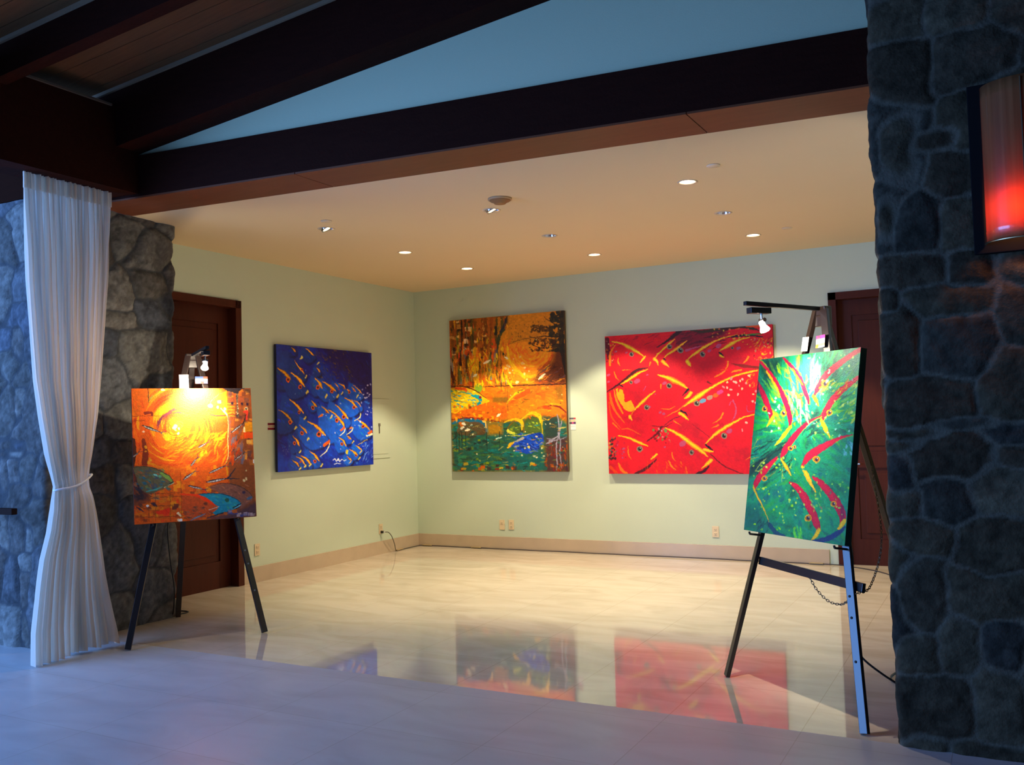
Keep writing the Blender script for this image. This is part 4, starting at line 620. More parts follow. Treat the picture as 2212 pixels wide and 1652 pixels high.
# ---------------------------------------------------------------- stone piers
def stone(name, path, z0, z1, step, seeds, rs, label, thick=.03, closed_top=True, tone=(1, 1, 1), joint=.15, warp=.075):
    """rubble masonry skin that follows PATH (plan polyline, outside on the right-hand side), with stones from SEEDS (s, z, hs, hz)"""
    path = np.array(path, float); seg = np.diff(path, axis=0); ln = np.hypot(seg[:, 0], seg[:, 1]); cum = np.r_[0, np.cumsum(ln)]; T = cum[-1]
    rnd = np.random.RandomState(rs); S = [list(q) for q in seeds]; z = z0-.05
    while z < z1+.2:
        hz = rnd.uniform(.08, .19); s = -.2+rnd.uniform(0, .2)
        while s < T+.2:
            hs = rnd.uniform(.12, .28); c = (s+hs, z+hz)
            if not any(abs(c[0]-q[0]) < q[2]*.8+hs*.45 and abs(c[1]-q[1]) < q[3]*.8+hz*.45 for q in seeds): S.append([c[0], c[1], hs, hz*rnd.uniform(.85, 1.2)])
            s += hs*2
        z += hz*2
    S = np.array(S); nu = int(T/step)+1; nv = int((z1-z0)/step)+1; s = np.linspace(0, T, nu); zz = np.linspace(z0, z1, nv); SS, ZZ = np.meshgrid(s, zz)
    U = SS.ravel(); V = ZZ.ravel(); wu = U+(fbm(U*7, V*7, rs, 4)-.5)*warp; wv = V+(fbm(U*7+40, V*7, rs+1, 4)-.5)*warp
    f1 = np.full(U.shape, 9.); f2 = f1.copy(); idx = np.zeros(U.shape, int); sc = np.zeros(U.shape)
    for i, (a, b, ha, hb) in enumerate(S):
        near = (np.abs(wu-a) < ha*2.6) & (np.abs(wv-b) < hb*2.6+.1)
        if not near.any(): continue
        d = ((np.abs(wu[near]-a)/ha)**3.4+(np.abs(wv[near]-b)/hb)**3.4)**(1/3.4); p1 = f1[near]; p2 = f2[near]; ii = idx[near]; ss = sc[near]
        c = d < p1; f2[near] = np.where(c, p1, np.minimum(p2, d)); f1[near] = np.where(c, d, p1); idx[near] = np.where(c, i, ii); sc[near] = np.where(c, min(ha, hb), ss)
    e = (f2-f1)*sc*.55; jw = .0005+.0085*fbm(U*5, V*5, rs+6); m = np.clip((e-jw)/.007, 0, 1); rise = 1-np.exp(-np.clip(e-jw, 0, 1)/.022)
    tilt = rnd.normal(0, .10, (len(S), 2)); pop = rnd.uniform(.4, 1.0, len(S))
    rough = fbm(U*26, V*26, rs+2, 4)-.5; lump = fbm(U*9, V*9, rs+3, 3)-.5
    h = thick*(rise*pop[idx]*.8+m*(lump*.75+rough*.35)+m*((wu-S[idx, 0])*tilt[idx, 0]+(wv-S[idx, 1])*tilt[idx, 1])*6)+(1-m)*rough*.008
    # place along the path with softened corners
    k = np.clip(np.searchsorted(cum, U, side='right')-1, 0, len(seg)-1); t = (U-cum[k])/ln[k]; xy = path[k]+seg[k]*t[:, None]; nr = np.stack([seg[:, 1]/ln, -seg[:, 0]/ln], 1); n = nr[k].copy()
    for j in range(1, len(path)-1):
        g = np.clip(1-np.abs(U-cum[j])/.035, 0, 1); o = nr[j-1]+nr[j]; o /= np.hypot(*o); n = n*(1-g[:, None])+o*g[:, None]; n /= np.hypot(n[:, 0], n[:, 1])[:, None]; xy = xy-o*(g**2*.012)[:, None]
    co = np.c_[xy+n*h[:, None], V]
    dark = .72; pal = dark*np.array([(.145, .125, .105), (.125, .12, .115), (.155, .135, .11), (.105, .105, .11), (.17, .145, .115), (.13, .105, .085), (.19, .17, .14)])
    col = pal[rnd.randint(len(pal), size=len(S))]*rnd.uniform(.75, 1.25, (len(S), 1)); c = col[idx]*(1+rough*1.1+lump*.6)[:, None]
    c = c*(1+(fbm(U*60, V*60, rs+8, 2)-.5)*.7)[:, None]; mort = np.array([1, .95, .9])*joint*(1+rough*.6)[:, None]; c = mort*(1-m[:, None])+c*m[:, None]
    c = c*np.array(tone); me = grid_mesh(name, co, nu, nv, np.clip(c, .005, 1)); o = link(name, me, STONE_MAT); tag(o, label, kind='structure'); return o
STONE_MAT = vcol_mat('rubble_stone', .95, (70, .5), spec=.08)
def px_right(l):       # stones of the right pier: measured centre and half size
    out = []
    for x, y, a, b in l: out.append(((x-1942)*.002276*1.0+.115+.67-.005*0+(y-593)*(-.0000), 2.146-(y-593)*.00218-(x-1942)*.00012, a*.0023, b*.0021))
    return out
RS = [(1942, 593, 75, 28), (2070, 595, 32, 40), (2180, 600, 45, 45), (1912, 650, 20, 25), (2040, 655, 65, 30), (1925, 740, 45, 60), (2050, 750, 60, 55), (2165, 690, 50, 55), (1985, 845, 80, 40), (2145, 815, 60, 60), (1960, 915, 50, 11), (2060, 900, 50, 11), (1940, 942, 50, 12), (2035, 968, 65, 38), (1945, 1000, 25, 30), (2150, 915, 55, 20), (2160, 960, 50, 20), (2140, 1025, 65, 45), (1950, 1055, 35, 30), (2030, 1050, 45, 42),
      (1985, 1120, 50, 35), (2120, 1125, 60, 48), (2205, 1100, 25, 50), (1980, 1230, 45, 60), (2110, 1225, 75, 42), (1978, 1355, 35, 35), (2050, 1320, 32, 50), (2130, 1315, 32, 55), (2195, 1330, 24, 25), (2015, 1450, 60, 50), (2120, 1440, 42, 68), (2195, 1410, 32, 60), (2000, 1562, 35, 45), (2110, 1560, 70, 52), (2205, 1560, 20, 60),
      (1930, 60, 50, 60), (2040, 50, 55, 60), (2150, 60, 50, 60), (1935, 190, 55, 60), (2060, 180, 60, 50), (2010, 330, 40, 16), (1925, 330, 36, 60), (2060, 400, 50, 40), (1905, 480, 22, 45), (1975, 500, 40, 45), (2070, 510, 45, 45)]
# verticals lean in the picture, so follow the pier's own edge
RSE = [(.60+(x-(1865+.046*y))/442, 1.5+(880-y-(x-1942)*.03)/437, a/442, b/437) for x, y, a, b in RS]
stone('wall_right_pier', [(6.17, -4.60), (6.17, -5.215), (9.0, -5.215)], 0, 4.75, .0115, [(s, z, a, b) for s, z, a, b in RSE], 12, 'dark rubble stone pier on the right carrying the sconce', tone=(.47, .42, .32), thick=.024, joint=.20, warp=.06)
LS = [(25, 490, 25, 45), (8, 600, 30, 60), (15, 710, 17, 25), (52, 715, 12, 30), (20, 770, 27, 30), (62, 800, 17, 20), (20, 860, 27, 45), (62, 860, 14, 40), (20, 948, 18, 9), (60, 945, 20, 9), (10, 966, 14, 8), (50, 966, 26, 9), (12, 1010, 14, 42), (42, 1005, 18, 30), (85, 1005, 20, 30), (68, 1060, 38, 24), (12, 1155, 18, 34), (55, 1150, 24, 32), (92, 1150, 12, 30), (80, 1205, 20, 20), (35, 1255, 26, 50), (78, 1270, 15, 48), (40, 1350, 36, 44), (78, 1355, 14, 36)]
# plan path of the left pier: front face towards the veranda, then the side face into the opening
LSE = [(3.1+.115+x/265-.0, 1.5+(933-y-x*.03)/308, a/265, b/308) for x, y, a, b in LS]
SSD = [(3.10+.65+q, z, a, b) for q, z, a, b in [(.15, 3.0, .13, .2), (.42, 2.95, .12, .26), (.75, 3.08, .16, .14), (.95, 3.0, .2, .16), (.98, 2.72, .2, .12), (.6, 2.6, .2, .16), (.95, 2.48, .16, .13), (.3, 2.55, .2, .22), (.4, 2.22, .2, .12), (.9, 2.15, .22, .2), (.5, 1.95, .22, .14), (1.05, 1.85, .14, .16), (.85, 1.62, .2, .12), (.6, .5, .22, .2), (.95, .7, .18, .25), (.98, .25, .2, .18), (.6, .15, .18, .14)]]
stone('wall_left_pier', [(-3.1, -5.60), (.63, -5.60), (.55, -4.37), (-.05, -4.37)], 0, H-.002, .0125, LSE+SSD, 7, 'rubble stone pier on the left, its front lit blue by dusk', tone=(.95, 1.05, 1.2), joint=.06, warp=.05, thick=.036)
# ---------------------------------------------------------------- recessed lights and other ceiling fittings
REFL = mat('white_reflector', (.82, .80, .76), .35, spec=.5)
SILVER = mat('silver_reflector', (.75, .75, .76), .18, metal=1)
RING = mat('cream_ring', (.62, .50, .36), .5)
GLOW = mat('warm_lamp_face', (1, .9, .7), .5, emit=(1, .72, .40), estr=60)
GLOW_LOW = mat('warm_lamp_face_dim', (1, .9, .7), .5, emit=(1, .72, .40), estr=8)
POW = dict(lit=165, dim=150, half=150, gimbal=32, open=48)
where = ['third row from back wall, leftmost, tilted silver lamp', 'tilted silver lamp, beside the smoke detector', 'largest bright one, nearest the camera on the right', 'second row from the back wall, glowing, above the blue painting', 'second row from back wall, middle, lamp hardly visible', 'second row from the back wall, rightmost, half lit', 'row by the back wall, glowing, leftmost above the city painting', 'row by the back wall, glowing, middle one', 'row by the back wall, glowing, rightmost above the red painting']
for (x, y, k), wh in zip(LIGHTS, where):
    t = thing('recessed_light', 'recessed ceiling light, '+wh, 'ceiling light', (x, y, H), 0, 'recessed lights in the cream ceiling')
    bm = bmesh.new(); lathe(bm, [(RL-.002, .03), (RL-.004, -.002), (RL+.010, -.0045), (RL+.013, -.0005), (RL-.001, .0)], 32); obj('trim_ring', bm, RING, t, True)
    bm = bmesh.new(); lathe(bm, [(RL-.003, -.001), (RL-.008, .03), (RL-.02, .065), (.03, .09), (.001, .092)], 32); obj('reflector', bm, SILVER if k in ('gimbal', 'half', 'dim') else REFL, t, True)
    M = Matrix.Identity(4)
    if k == 'gimbal': M = Matrix.Translation((.012, 0, -.012)) @ Matrix.Rotation(-.45, 4, 'Y') @ Matrix.Rotation(.25, 4, 'X')
    zf = {'lit': .018, 'open': .03, 'dim': .05, 'half': .04, 'gimbal': .012}[k]
    bm = bmesh.new(); lathe(bm, [(.001, zf), (.036, zf), (.040, zf+.004), (.036, zf+.03), (.001, zf+.035)], 24, M); b = obj('lamp', bm, GLOW if k in ('lit', 'open') else GLOW_LOW, t, True)
    if k == 'gimbal':
        bm = bmesh.new(); lathe(bm, [(.038, zf-.004), (.048, zf-.006), (.050, zf+.01), (.040, zf+.04), (.030, zf+.05)], 24, M); obj('gimbal_shell', bm, SILVER, t, True)
    row1 = y > -1.5; spot('downlight', (0, 0, -.012), (0, 0, -1), POW[k]*(1.7 if row1 else 1), 95 if row1 else 72, .25 if row1 else .8, WARM, .03, t)
t = thing('smoke_detector', 'shallow brown-cream smoke detector dome on the ceiling', 'smoke detector', (3.305, -3.635, H))
bm = bmesh.new(); lathe(bm, [(.001, -.042), (.045, -.040), (.052, -.030), (.075, -.022), (.082, -.014), (.086, 0)], 32); obj('dome', bm, mat('detector_plastic', (.30, .14, .05), .5), t, True)
bm = bmesh.new(); lathe(bm, [(.086, 0), (.094, 0), (.094, -.010), (.084, -.014)], 32); obj('base_plate', bm, mat('detector_base', (.50, .32, .16), .5), t, True)
for (x, y), lb in (((4.974, -3.612), 'round flush sprinkler cover beyond the largest ceiling light'), ((4.974, -1.195), 'round flush sprinkler cover at the right beside the rightmost glowing light'), ((1.733, -3.802), 'round flush sprinkler cover beside the leftmost tilted light')):
    bm = bmesh.new(); lathe(bm, [(.001, -.006), (.044, -.006), (.047, -.003), (.047, -.001), (.040, 0)], 32, Matrix.Translation((x, y, H-.0005))); tag(obj('sprinkler_cover', bm, mat('cover_plate', (.70, .58, .42), .6), None, True), lb, 'ceiling cover', 'flush covers in the ceiling')

# ---------------------------------------------------------------- paintings
def painting(name, label, art, nu, nv, w, h, t, M, gain, sat, edge, rough=.55):
    """stretched canvas: painted front with wrapped sides; local x right, z up, front towards -y; M places its lower left front corner frame"""
    img = art(nu, nv); img = np.where(img <= .04045, img/12.92, ((img+.055)/1.055)**2.4)
    X, Z = np.meshgrid(np.linspace(0, w, nu), np.linspace(h, 0, nv)); lum = img.mean(2)
    rel = (fbm(X*160/w, Z*60/w, 3, 3)-.5)*.0016+(lum-.3)*.0006; rel[[0, -1], :] = 0; rel[:, [0, -1]] = 0
    Y = -np.abs(rel)-.0003; Y[[0, -1], :] = 0; Y[:, [0, -1]] = 0
    me = grid_mesh(name, np.stack([X, Y, Z], 2).reshape(-1, 3), nu, nv, img.reshape(-1, 3)); bm = bmesh.new(); bm.from_mesh(me)
    o = bpy.data.objects.new(name, me); C.objects.link(o); o.matrix_world = M; me.materials.append(vcol_mat(name+'_paint', rough, (140, .25), gain, sat, spec=.45)); tag(o, label, 'painting')
    bm.free(); bm = bmesh.new(); e = .0004; span(bm, (e, .0004, e), (w-e, t, h-e), bev=.003); obj('stretcher_sides', bm, mat(name+'_side', edge, .6), o)
    return o
RX = lambda a: Matrix.Rotation(a, 4, 'X')
painting('painting_city', 'tall orange, yellow and teal painting of fish, arches and a huge sun', art_city, 360, 455, 1.588, 1.89, .044, Matrix.Translation((.568, -.05, .943)), 1.25, 1.12, lin((90, 60, 30)))
painting('painting_red', 'large bright red painting of overlapping fish heads with yellow brows', art_red, 500, 415, 1.893, 1.568, .044, Matrix.Translation((2.665, -.05, .921)), .82, 1.08, lin((150, 10, 20)))
Mb = Matrix.Translation((.05, -2.602, 1.080)) @ Matrix.Rotation(PI/2, 4, 'Z')
painting('painting_blue', 'deep blue painting of a shoal of blue and gold fish on the left wall', art_blue, 330, 270, 1.62, 1.325, .034, Mb, 1.5, 1.03, lin((20, 20, 60)))
bpy.data.objects['painting_blue'].name = 'painting_blue'

# ---------------------------------------------------------------- easels
EASEL_WOOD = mat('black_easel_wood', (.022, .013, .011), .34, coat=.3, wood=((.016, .010, .009), (20, 20, 2)), noise=(3, 1))
LEAN = math.radians(9)
def V2(u, v, off=0):        # point on the leaning easel plane: u across, v up the plane, off towards the viewer
    return Vector((u, v*math.sin(LEAN)-off*math.cos(LEAN), v*math.cos(LEAN)+off*math.sin(LEAN)))
NF = Vector((0, -math.cos(LEAN), math.sin(LEAN)))
STEEL = mat('bolt_steel', (.5, .5, .5), .35, metal=1)
def easel(loc, rz, spn, label, bar, apex):
    t = thing('easel', label, 'easel', loc, rz, 'black wooden tripod easels'); w = .042
    top = V2(0, 2.10)
    for s in (-1, 1):
        bm = bmesh.new(); beam(bm, V2(s*spn/2, 0.006), V2(s*.034+apex, 2.12), w, .024, Matrix.Rotation(math.radians(15*s), 3, 'Z') @ NF, bev=.002); leg = obj('leg', bm, EASEL_WOOD, t)
        for v in (.32, .52, .62) if s > 0 else ():
            bm = bmesh.new(); p = V2(s*(spn/2+(.034-spn/2)*v/2.12)+apex*v/2.12, v, .012); lathe(bm, [(.001, .004), (.006, .004), (.007, 0)], 10, Matrix.Translation(p) @ Vector(NF).to_track_quat('Z', 'Y').to_matrix().to_4x4())
            obj('bolt', bm, STEEL if not bar else BLACK, leg)
    bm = bmesh.new(); beam(bm, (0, 1.02, .004), (apex, .36, 2.06), .040, .024, (0, -1, .3), bev=.002); obj('rear_leg', bm, EASEL_WOOD, t)
    bm = bmesh.new(); box(bm, V2(apex, 2.085, -.02), (.10, .05, .11), bev=.006); tube(bm, [V2(apex-.06, 2.085, 0), V2(apex+.06, 2.085, 0)], .008); obj('hinge_block', bm, EASEL_WOOD, t)
    if bar:
        bm = bmesh.new(); beam(bm, V2(-spn/2*.68, .70, -.026), V2(spn/2*.68+.07, .67, -.026), .045, .022, NF, bev=.002); obj('crossbar', bm, EASEL_WOOD, t)
    for s in (-1, 1):
        bm = bmesh.new(); v = .845; u = s*(spn/2+(.034-spn/2)*v/2.12); tube(bm, [V2(u, v, 0), V2(u, v, .085)], .006); tube(bm, [V2(u, v, .085), V2(u, v+.012, .090)], .006); obj('peg', bm, BLACK, t)
    return t
BULB = mat('halogen_glow', (1, 1, 1), .3, emit=(1, .86, .62), estr=90)
GLASSY = mat('glowing_glass_reflector', (.9, .9, .9), .3, emit=(1, .93, .85), estr=5)
CHROME = mat('lamp_chrome', (.55, .54, .56), .2, metal=1)
def easel_lamp(loc, rz, label, apex, lx, target, power, grp, spill=22):
    """swing arm with a low-voltage spot clamped to an easel's top"""
    t = thing('picture_light', label, 'lamp', loc, rz, grp)
    bm = bmesh.new(); beam(bm, (apex, .36, 2.098), (lx, -.165, 2.118), .026, .022, (0, 0, 1), bev=.002); obj('arm', bm, BLACK, t)
    bm = bmesh.new(); box(bm, (lx, -.075, 2.080), (.045, .13, .032), bev=.003); obj('track_adapter', bm, BLACK, t)
    bm = bmesh.new(); tube(bm, [(lx, -.06, 2.066), (lx, -.06, 2.035), (lx+.012, -.052, 2.02)], .006); tube(bm, [(lx-.02, -.055, 2.03), (lx+.02, -.055, 2.03)], .012); obj('stem', bm, CHROME, t)
    p = Vector((lx, -.045, 1.985)); d = (Vector(target)-p).normalized(); M = Matrix.Translation(p) @ d.to_track_quat('Z', 'Y').to_matrix().to_4x4()
    bm = bmesh.new(); lathe(bm, [(.010, -.045), (.016, -.040), (.017, -.015), (.026, .004), (.0285, .012)], 20, M); obj('lamp_shade', bm, GLASSY, t, True)
    bm = bmesh.new(); lathe(bm, [(.001, -.004), (.016, -.002), (.024, .006), (.027, .014), (.020, .017), (.001, .018)], 20, M); obj('bulb', bm, BULB, t, True)
    spot('halogen_spot', p+d*.045, d, power, 82, 1.0, (1, .84, .62), .012, t)
    l = bpy.data.lights.new('halogen_spill', 'POINT'); l.energy = spill; l.color = (1, .84, .62); l.shadow_soft_size = .010; lo = bpy.data.objects.new('halogen_spill', l); C.objects.link(lo); lo.parent = t; lo.location = p+d*.03
    return t
# right easel with the green painting
RZ = math.radians(-40.23); RLOC = Vector((5.588, -4.777, 0))
easel(RLOC, RZ, 1.113, 'black wooden easel carrying the green painting, by the right stone pier', True, -.02)
easel_lamp(RLOC, RZ, 'black arm with a glowing spot lamp on top of the easel with the green painting', -.02, -.02, (-.06, .25, 1.47), 130, 'spot lamps clamped on the easels')
ME = Matrix.Translation(RLOC) @ Matrix.Rotation(RZ, 4, 'Z')
gw, gh = .829, 1.000
painting('painting_green', 'green painting of red-browed fish on the right easel', art_green, 345, 415, gw, gh, .042, ME @ Matrix.Translation(V2(-.436, .862, .064)) @ RX(-LEAN), .82, 1.08, lin((12, 70, 60)))
# left easel with the orange painting
LZ = math.radians(56.29); LLOC = Vector((1.4645, -4.9735, 0))
easel(LLOC, LZ, .946, 'black wooden easel carrying the orange painting, by the left stone pier', False, .03)
easel_lamp(LLOC, LZ, 'glowing spot lamp above the orange painting in front of the dark door', .03, .055, (.05, .27, 1.66), 120, 'spot lamps clamped on the easels')
MO = Matrix.Translation(LLOC) @ Matrix.Rotation(LZ, 4, 'Z')
painting('painting_orange', 'orange painting of a swirling sun and fish on the left easel', art_orange, 355, 410, .858, .990, .042, MO @ Matrix.Translation(V2(-.418, .864, .064)) @ RX(-LEAN), 1.32, 1.02, lin((80, 40, 20)))

# paper tags at the easel tops
PAPER = mat('white_card', (.80, .80, .78), .7)
def card(name, M, w, h, bands, label, cat='card'):
    o = tag(bpy.data.objects.new(name, None), label, cat); C.objects.link(o); o.matrix_world = M
    bm = bmesh.new(); span(bm, (-w/2, 0, -h/2), (w/2, .0012, h/2)); obj('card_sheet', bm, PAPER, o)
    for (x0, x1, z0, z1, c) in bands:
        bm = bmesh.new(); span(bm, (-w/2+x0*w, -.0006, -h/2+z0*h), (-w/2+x1*w, -.0001, -h/2+z1*h)); obj('printed_band', bm, mat('ink_%d_%d_%d' % c, lin(c), .6), o)
    return o
Rt = lambda u, v, off, rz, base: base @ Matrix.Translation(V2(u, v, off)) @ RX(-LEAN) @ Matrix.Rotation(rz, 4, 'Y')
card('info_card', Rt(-.086, 1.928, .028, .06, ME), .052, .080, [(.1, .9, .70, .74, (170, 170, 170)), (.1, .8, .55, .58, (180, 180, 180)), (.1, .85, .42, .45, (180, 180, 180))], 'white card on the upper left leg of the easel with the green painting')
card('color_card', Rt(.040, 1.932, .028, -.05, ME), .070, .068, [(0, 1, .72, 1, (196, 40, 130)), (.1, .45, .74, .98, (226, 120, 130)), (0, .3, 0, .3, (240, 170, 40)), (.3, 1, .12, .34, (236, 190, 110))], 'pink, white and orange card at the top of the easel with the green painting')
card('info_card', Rt(-.045, 1.915, .028, 0, MO), .068, .105, [(.1, .8, .72, .74, (190, 180, 170)), (.1, .7, .56, .58, (190, 180, 170))], 'white card above the orange painting, left of its lamp')
card('color_card', Rt(.082, 1.925, .028, 0, MO), .092, .055, [(0, .65, .68, 1, (50, 80, 170)), (.65, 1, .68, 1, (170, 70, 50)), (0, 1, 0, .30, (90, 80, 120)), (.42, .70, 0, .32, (220, 80, 50)), (0, .2, 0, .3, (200, 130, 120))], 'blue, white and red card above the orange painting, below its lamp')
# wall labels
def wcard(name, M, w, h, bands, label): return card(name, M, w, h, bands, label, 'wall label')
wcard('wall_label', Matrix.Translation((.003, -2.637, 1.553)) @ Matrix.Rotation(PI/2, 4, 'Z'), .105, .072, [(0, 1, .68, 1, (120, 10, 30)), (0, 1, 0, .32, (120, 10, 30)), (.05, .95, .36, .64, (190, 160, 120))], 'small label with two dark red bands left of the blue painting')
wcard('wall_label', Matrix.Translation((2.208, -.003, 1.535)), .080, .072, [(0, .68, .72, 1, (90, 90, 100)), (.68, 1, .72, 1, (190, 50, 60)), (0, .4, 0, .3, (80, 60, 80)), (.4, .65, 0, .3, (200, 60, 120)), (.65, 1, 0, .3, (80, 20, 90)), (.05, .95, .34, .66, (200, 195, 150))], 'small striped label right of the tall city painting, above a plain one')
wcard('wall_label', Matrix.Translation((2.212, -.003, 1.462)), .070, .068, [(.1, .9, .6, .64, (190, 180, 140))], 'small plain cream label right of the tall city painting')

# ---------------------------------------------------------------- wall fittings
IVORY = mat('ivory_plastic', (.74, .60, .38), .4)
HOLE = mat('socket_slot', (.04, .03, .02), .6)
def outlet(M, label, kind='duplex', grp='outlets and switches along the walls'):
    t = tag(bpy.data.objects.new('wall_outlet', None), label, 'outlet', grp); C.objects.link(t); t.matrix_world = M
    bm = bmesh.new(); box(bm, (0, -.004, 0), (.072, .006, .118), bev=.002); obj('cover_plate', bm, IVORY, t)
    for z in ((.024, -.024) if kind == 'duplex' else (.02,)):
        bm = bmesh.new(); box(bm, (0, -.008, z), (.034, .004, .030), bev=.0015); s = obj('socket', bm, IVORY, t)
        bm = bmesh.new()
        for x in (-.007, .007): box(bm, (x, -.0103, z+.002), (.003, .001, .010))
        box(bm, (0, -.0103, z-.009), (.005, .001, .004)); obj('slot', bm, HOLE, s)
    return t
LW = Matrix.Rotation(PI/2, 4, 'Z')
outlet(Matrix.Translation((0, -2.863, .321)) @ LW, 'ivory outlet low on the left wall beside the door')
outlet(Matrix.Translation((0, -.801, .299)) @ LW, 'ivory outlet on the left wall with a black plug in it')
outlet(Matrix.Translation((1.229, 0, .298)), 'left one of the paired ivory plates under the city painting', 'single')
outlet(Matrix.Translation((1.357, 0, .302)), 'right one of the paired ivory plates under the city painting')
outlet(Matrix.Translation((3.861, 0, .298)), 'single ivory outlet low on the back wall under the red painting')
t = thing('electrical_panel', 'flush pale green electrical panel right of the blue painting', 'panel', (0, -.93, 1.145))
bm = bmesh.new(); span(bm, (0, -.36, 0), (.008, .345, .716), bev=.002); obj('panel_frame', bm, GREEN_PAINT, t)
bm = bmesh.new(); span(bm, (.008, -.30, .05), (.012, .30, .655), bev=.0015); d = obj('panel_door', bm, GREEN_PAINT, t)
bm = bmesh.new(); span(bm, (.012, .115, .30), (.022, .127, .42)); span(bm, (.012, .108, .385), (.026, .134, .42)); obj('latch', bm, mat('grey_latch', (.16, .15, .12), .5), d)

# ---------------------------------------------------------------- cables
CABLE = mat('grey_cable', (.035, .028, .035), .5); CABLE2 = mat('dull_green_cable', (.10, .09, .07), .5)
t = thing('power_cable', 'thin cable from the left wall outlet along both skirtings', 'cable', (0, 0, 0))
bm = bmesh.new(); box(bm, (.026, -.801, .262), (.034, .03, .028), bev=.006); obj('plug', bm, BLACK, t)
bm = bmesh.new(); box(bm, (.052, -.798, .262), (.02, .016, .014), bev=.003); obj('plug_collar', bm, REFL, t)
bm = bmesh.new(); tube(bm, smooth_path([(.06, -.796, .262), (.085, -.76, .255), (.09, -.70, .20), (.07, -.62, .10), (.045, -.56, .02), (.035, -.50, .006), (.03, -.30, .006), (.032, -.06, .006)]), .005); obj('cord_drop', bm, CABLE2, t)
rr = random.Random(3); P = [(.032, -.06, .006), (.06, -.030, .007)]+[(x, -.026-rr.uniform(0, .006), .007+rr.uniform(0, .004)) for x in np.arange(.2, 5.1, .22)]+[(5.2, -.06, .006), (5.6, -.4, .006), (5.95, -1.2, .006)]
bm = bmesh.new(); tube(bm, smooth_path(P, 5), .0048); obj('cord_run', bm, CABLE, t)
TAPE = mat('tan_tape', (.40, .30, .15), .6)
for M, lb in ((Matrix.Translation((.035, -.47, .012)) @ Matrix.Rotation(.05, 4, 'Z'), 'tan tape holding the cable on the left wall, below the plug'), (Matrix.Translation((.15, -.026, .014)) @ Matrix.Rotation(PI/2, 4, 'Z'), 'tan tape on the cable by the room corner'), (Matrix.Translation((.87, -.030, .014)) @ Matrix.Rotation(PI/2, 4, 'Z'), 'tan tape on the cable under the city painting'), (Matrix.Translation((4.90, -.030, .014)) @ Matrix.Rotation(PI/2, 4, 'Z'), 'tan tape on the cable near the right door')):
    bm = bmesh.new(); box(bm, (0, 0, 0), (.030, .14, .012), bev=.004); o = tag(obj('cable_tape', bm, TAPE), lb, 'tape', 'tape pieces on the cable'); o.matrix_world = M
# lamp cord of the right easel
def loc_path(M, P): return [M @ Vector(p) for p in P]
bm = bmesh.new()
P = loc_path(ME, [(0, .38, 2.05), (-.04, .40, 1.5), (.10, .32, 1.0), (.345, .16, .80), (.338, .14, .62), (.35, .13, .48), (.40, .12, .34), (.47, .20, .24), (.52, .38, .12)])+[Vector((6.11, -4.36, .03)), Vector((6.02, -4.10, .006)), Vector((6.06, -3.88, .006)), Vector((6.18, -3.4, .006)), Vector((6.27, -2.8, .006))]
tube(bm, smooth_path(P), .0055); tag(obj('lamp_cord', bm, BLACK, None, True), 'black lamp cord hanging from the easel with the green painting', 'cable')
bm = bmesh.new(); P = loc_path(MO, [(0, .38, 2.05), (-.02, .64, 1.3), (-.05, .74, .95), (-.10, .80, .78), (-.07, .93, .50), (-.035, .96, .25), (-.035, 1.02, .05), (-.03, 1.10, .006)])+[Vector((.55, -4.24, .006)), Vector((.36, -4.24, .006))]
tube(bm, smooth_path(P), .005); tag(obj('lamp_cord', bm, BLACK, None, True), 'black lamp cord running down the rear leg of the left easel', 'cable')
def chain(M, P, label):
    Q = smooth_path([M @ Vector(p) for p in P], 16); L = [0]
    for a, b in zip(Q, Q[1:]): L.append(L[-1]+(b-a).length)
    bm = bmesh.new(); n = int(L[-1]/.017); k = 0
    for i in range(n):
        s = (i+.5)/n*L[-1]
        while L[k+1] < s and k < len(L)-2: k += 1
        p = Q[k].lerp(Q[k+1], (s-L[k])/(L[k+1]-L[k]+1e-9)); d = (Q[k+1]-Q[k]).normalized(); q = d.orthogonal().normalized(); q.rotate(Matrix.Rotation(PI/2*(i % 2)+.4, 3, d))
        tube(bm, [p+d*math.cos(a)*.0115+q*math.sin(a)*.006 for a in np.linspace(0, 2*PI, 9)[:-1]], .0019, 5, closed=True)
    return tag(obj('easel_chain', bm, mat('dull_chain', (.16, .13, .09), .4, metal=.6)), label, 'chain')
chain(ME, [(.02, .15, .655), (.08, .15, .59), (.17, .15, .545), (.26, .15, .545), (.33, .13, .575)], 'small chain sagging under the crossbar of the right easel')
chain(ME, [(.45, .08, .635), (.40, .22, .66), (.24, .45, .86), (.02, .61, 1.22)], 'chain from the crossbar to the rear leg of the right easel')

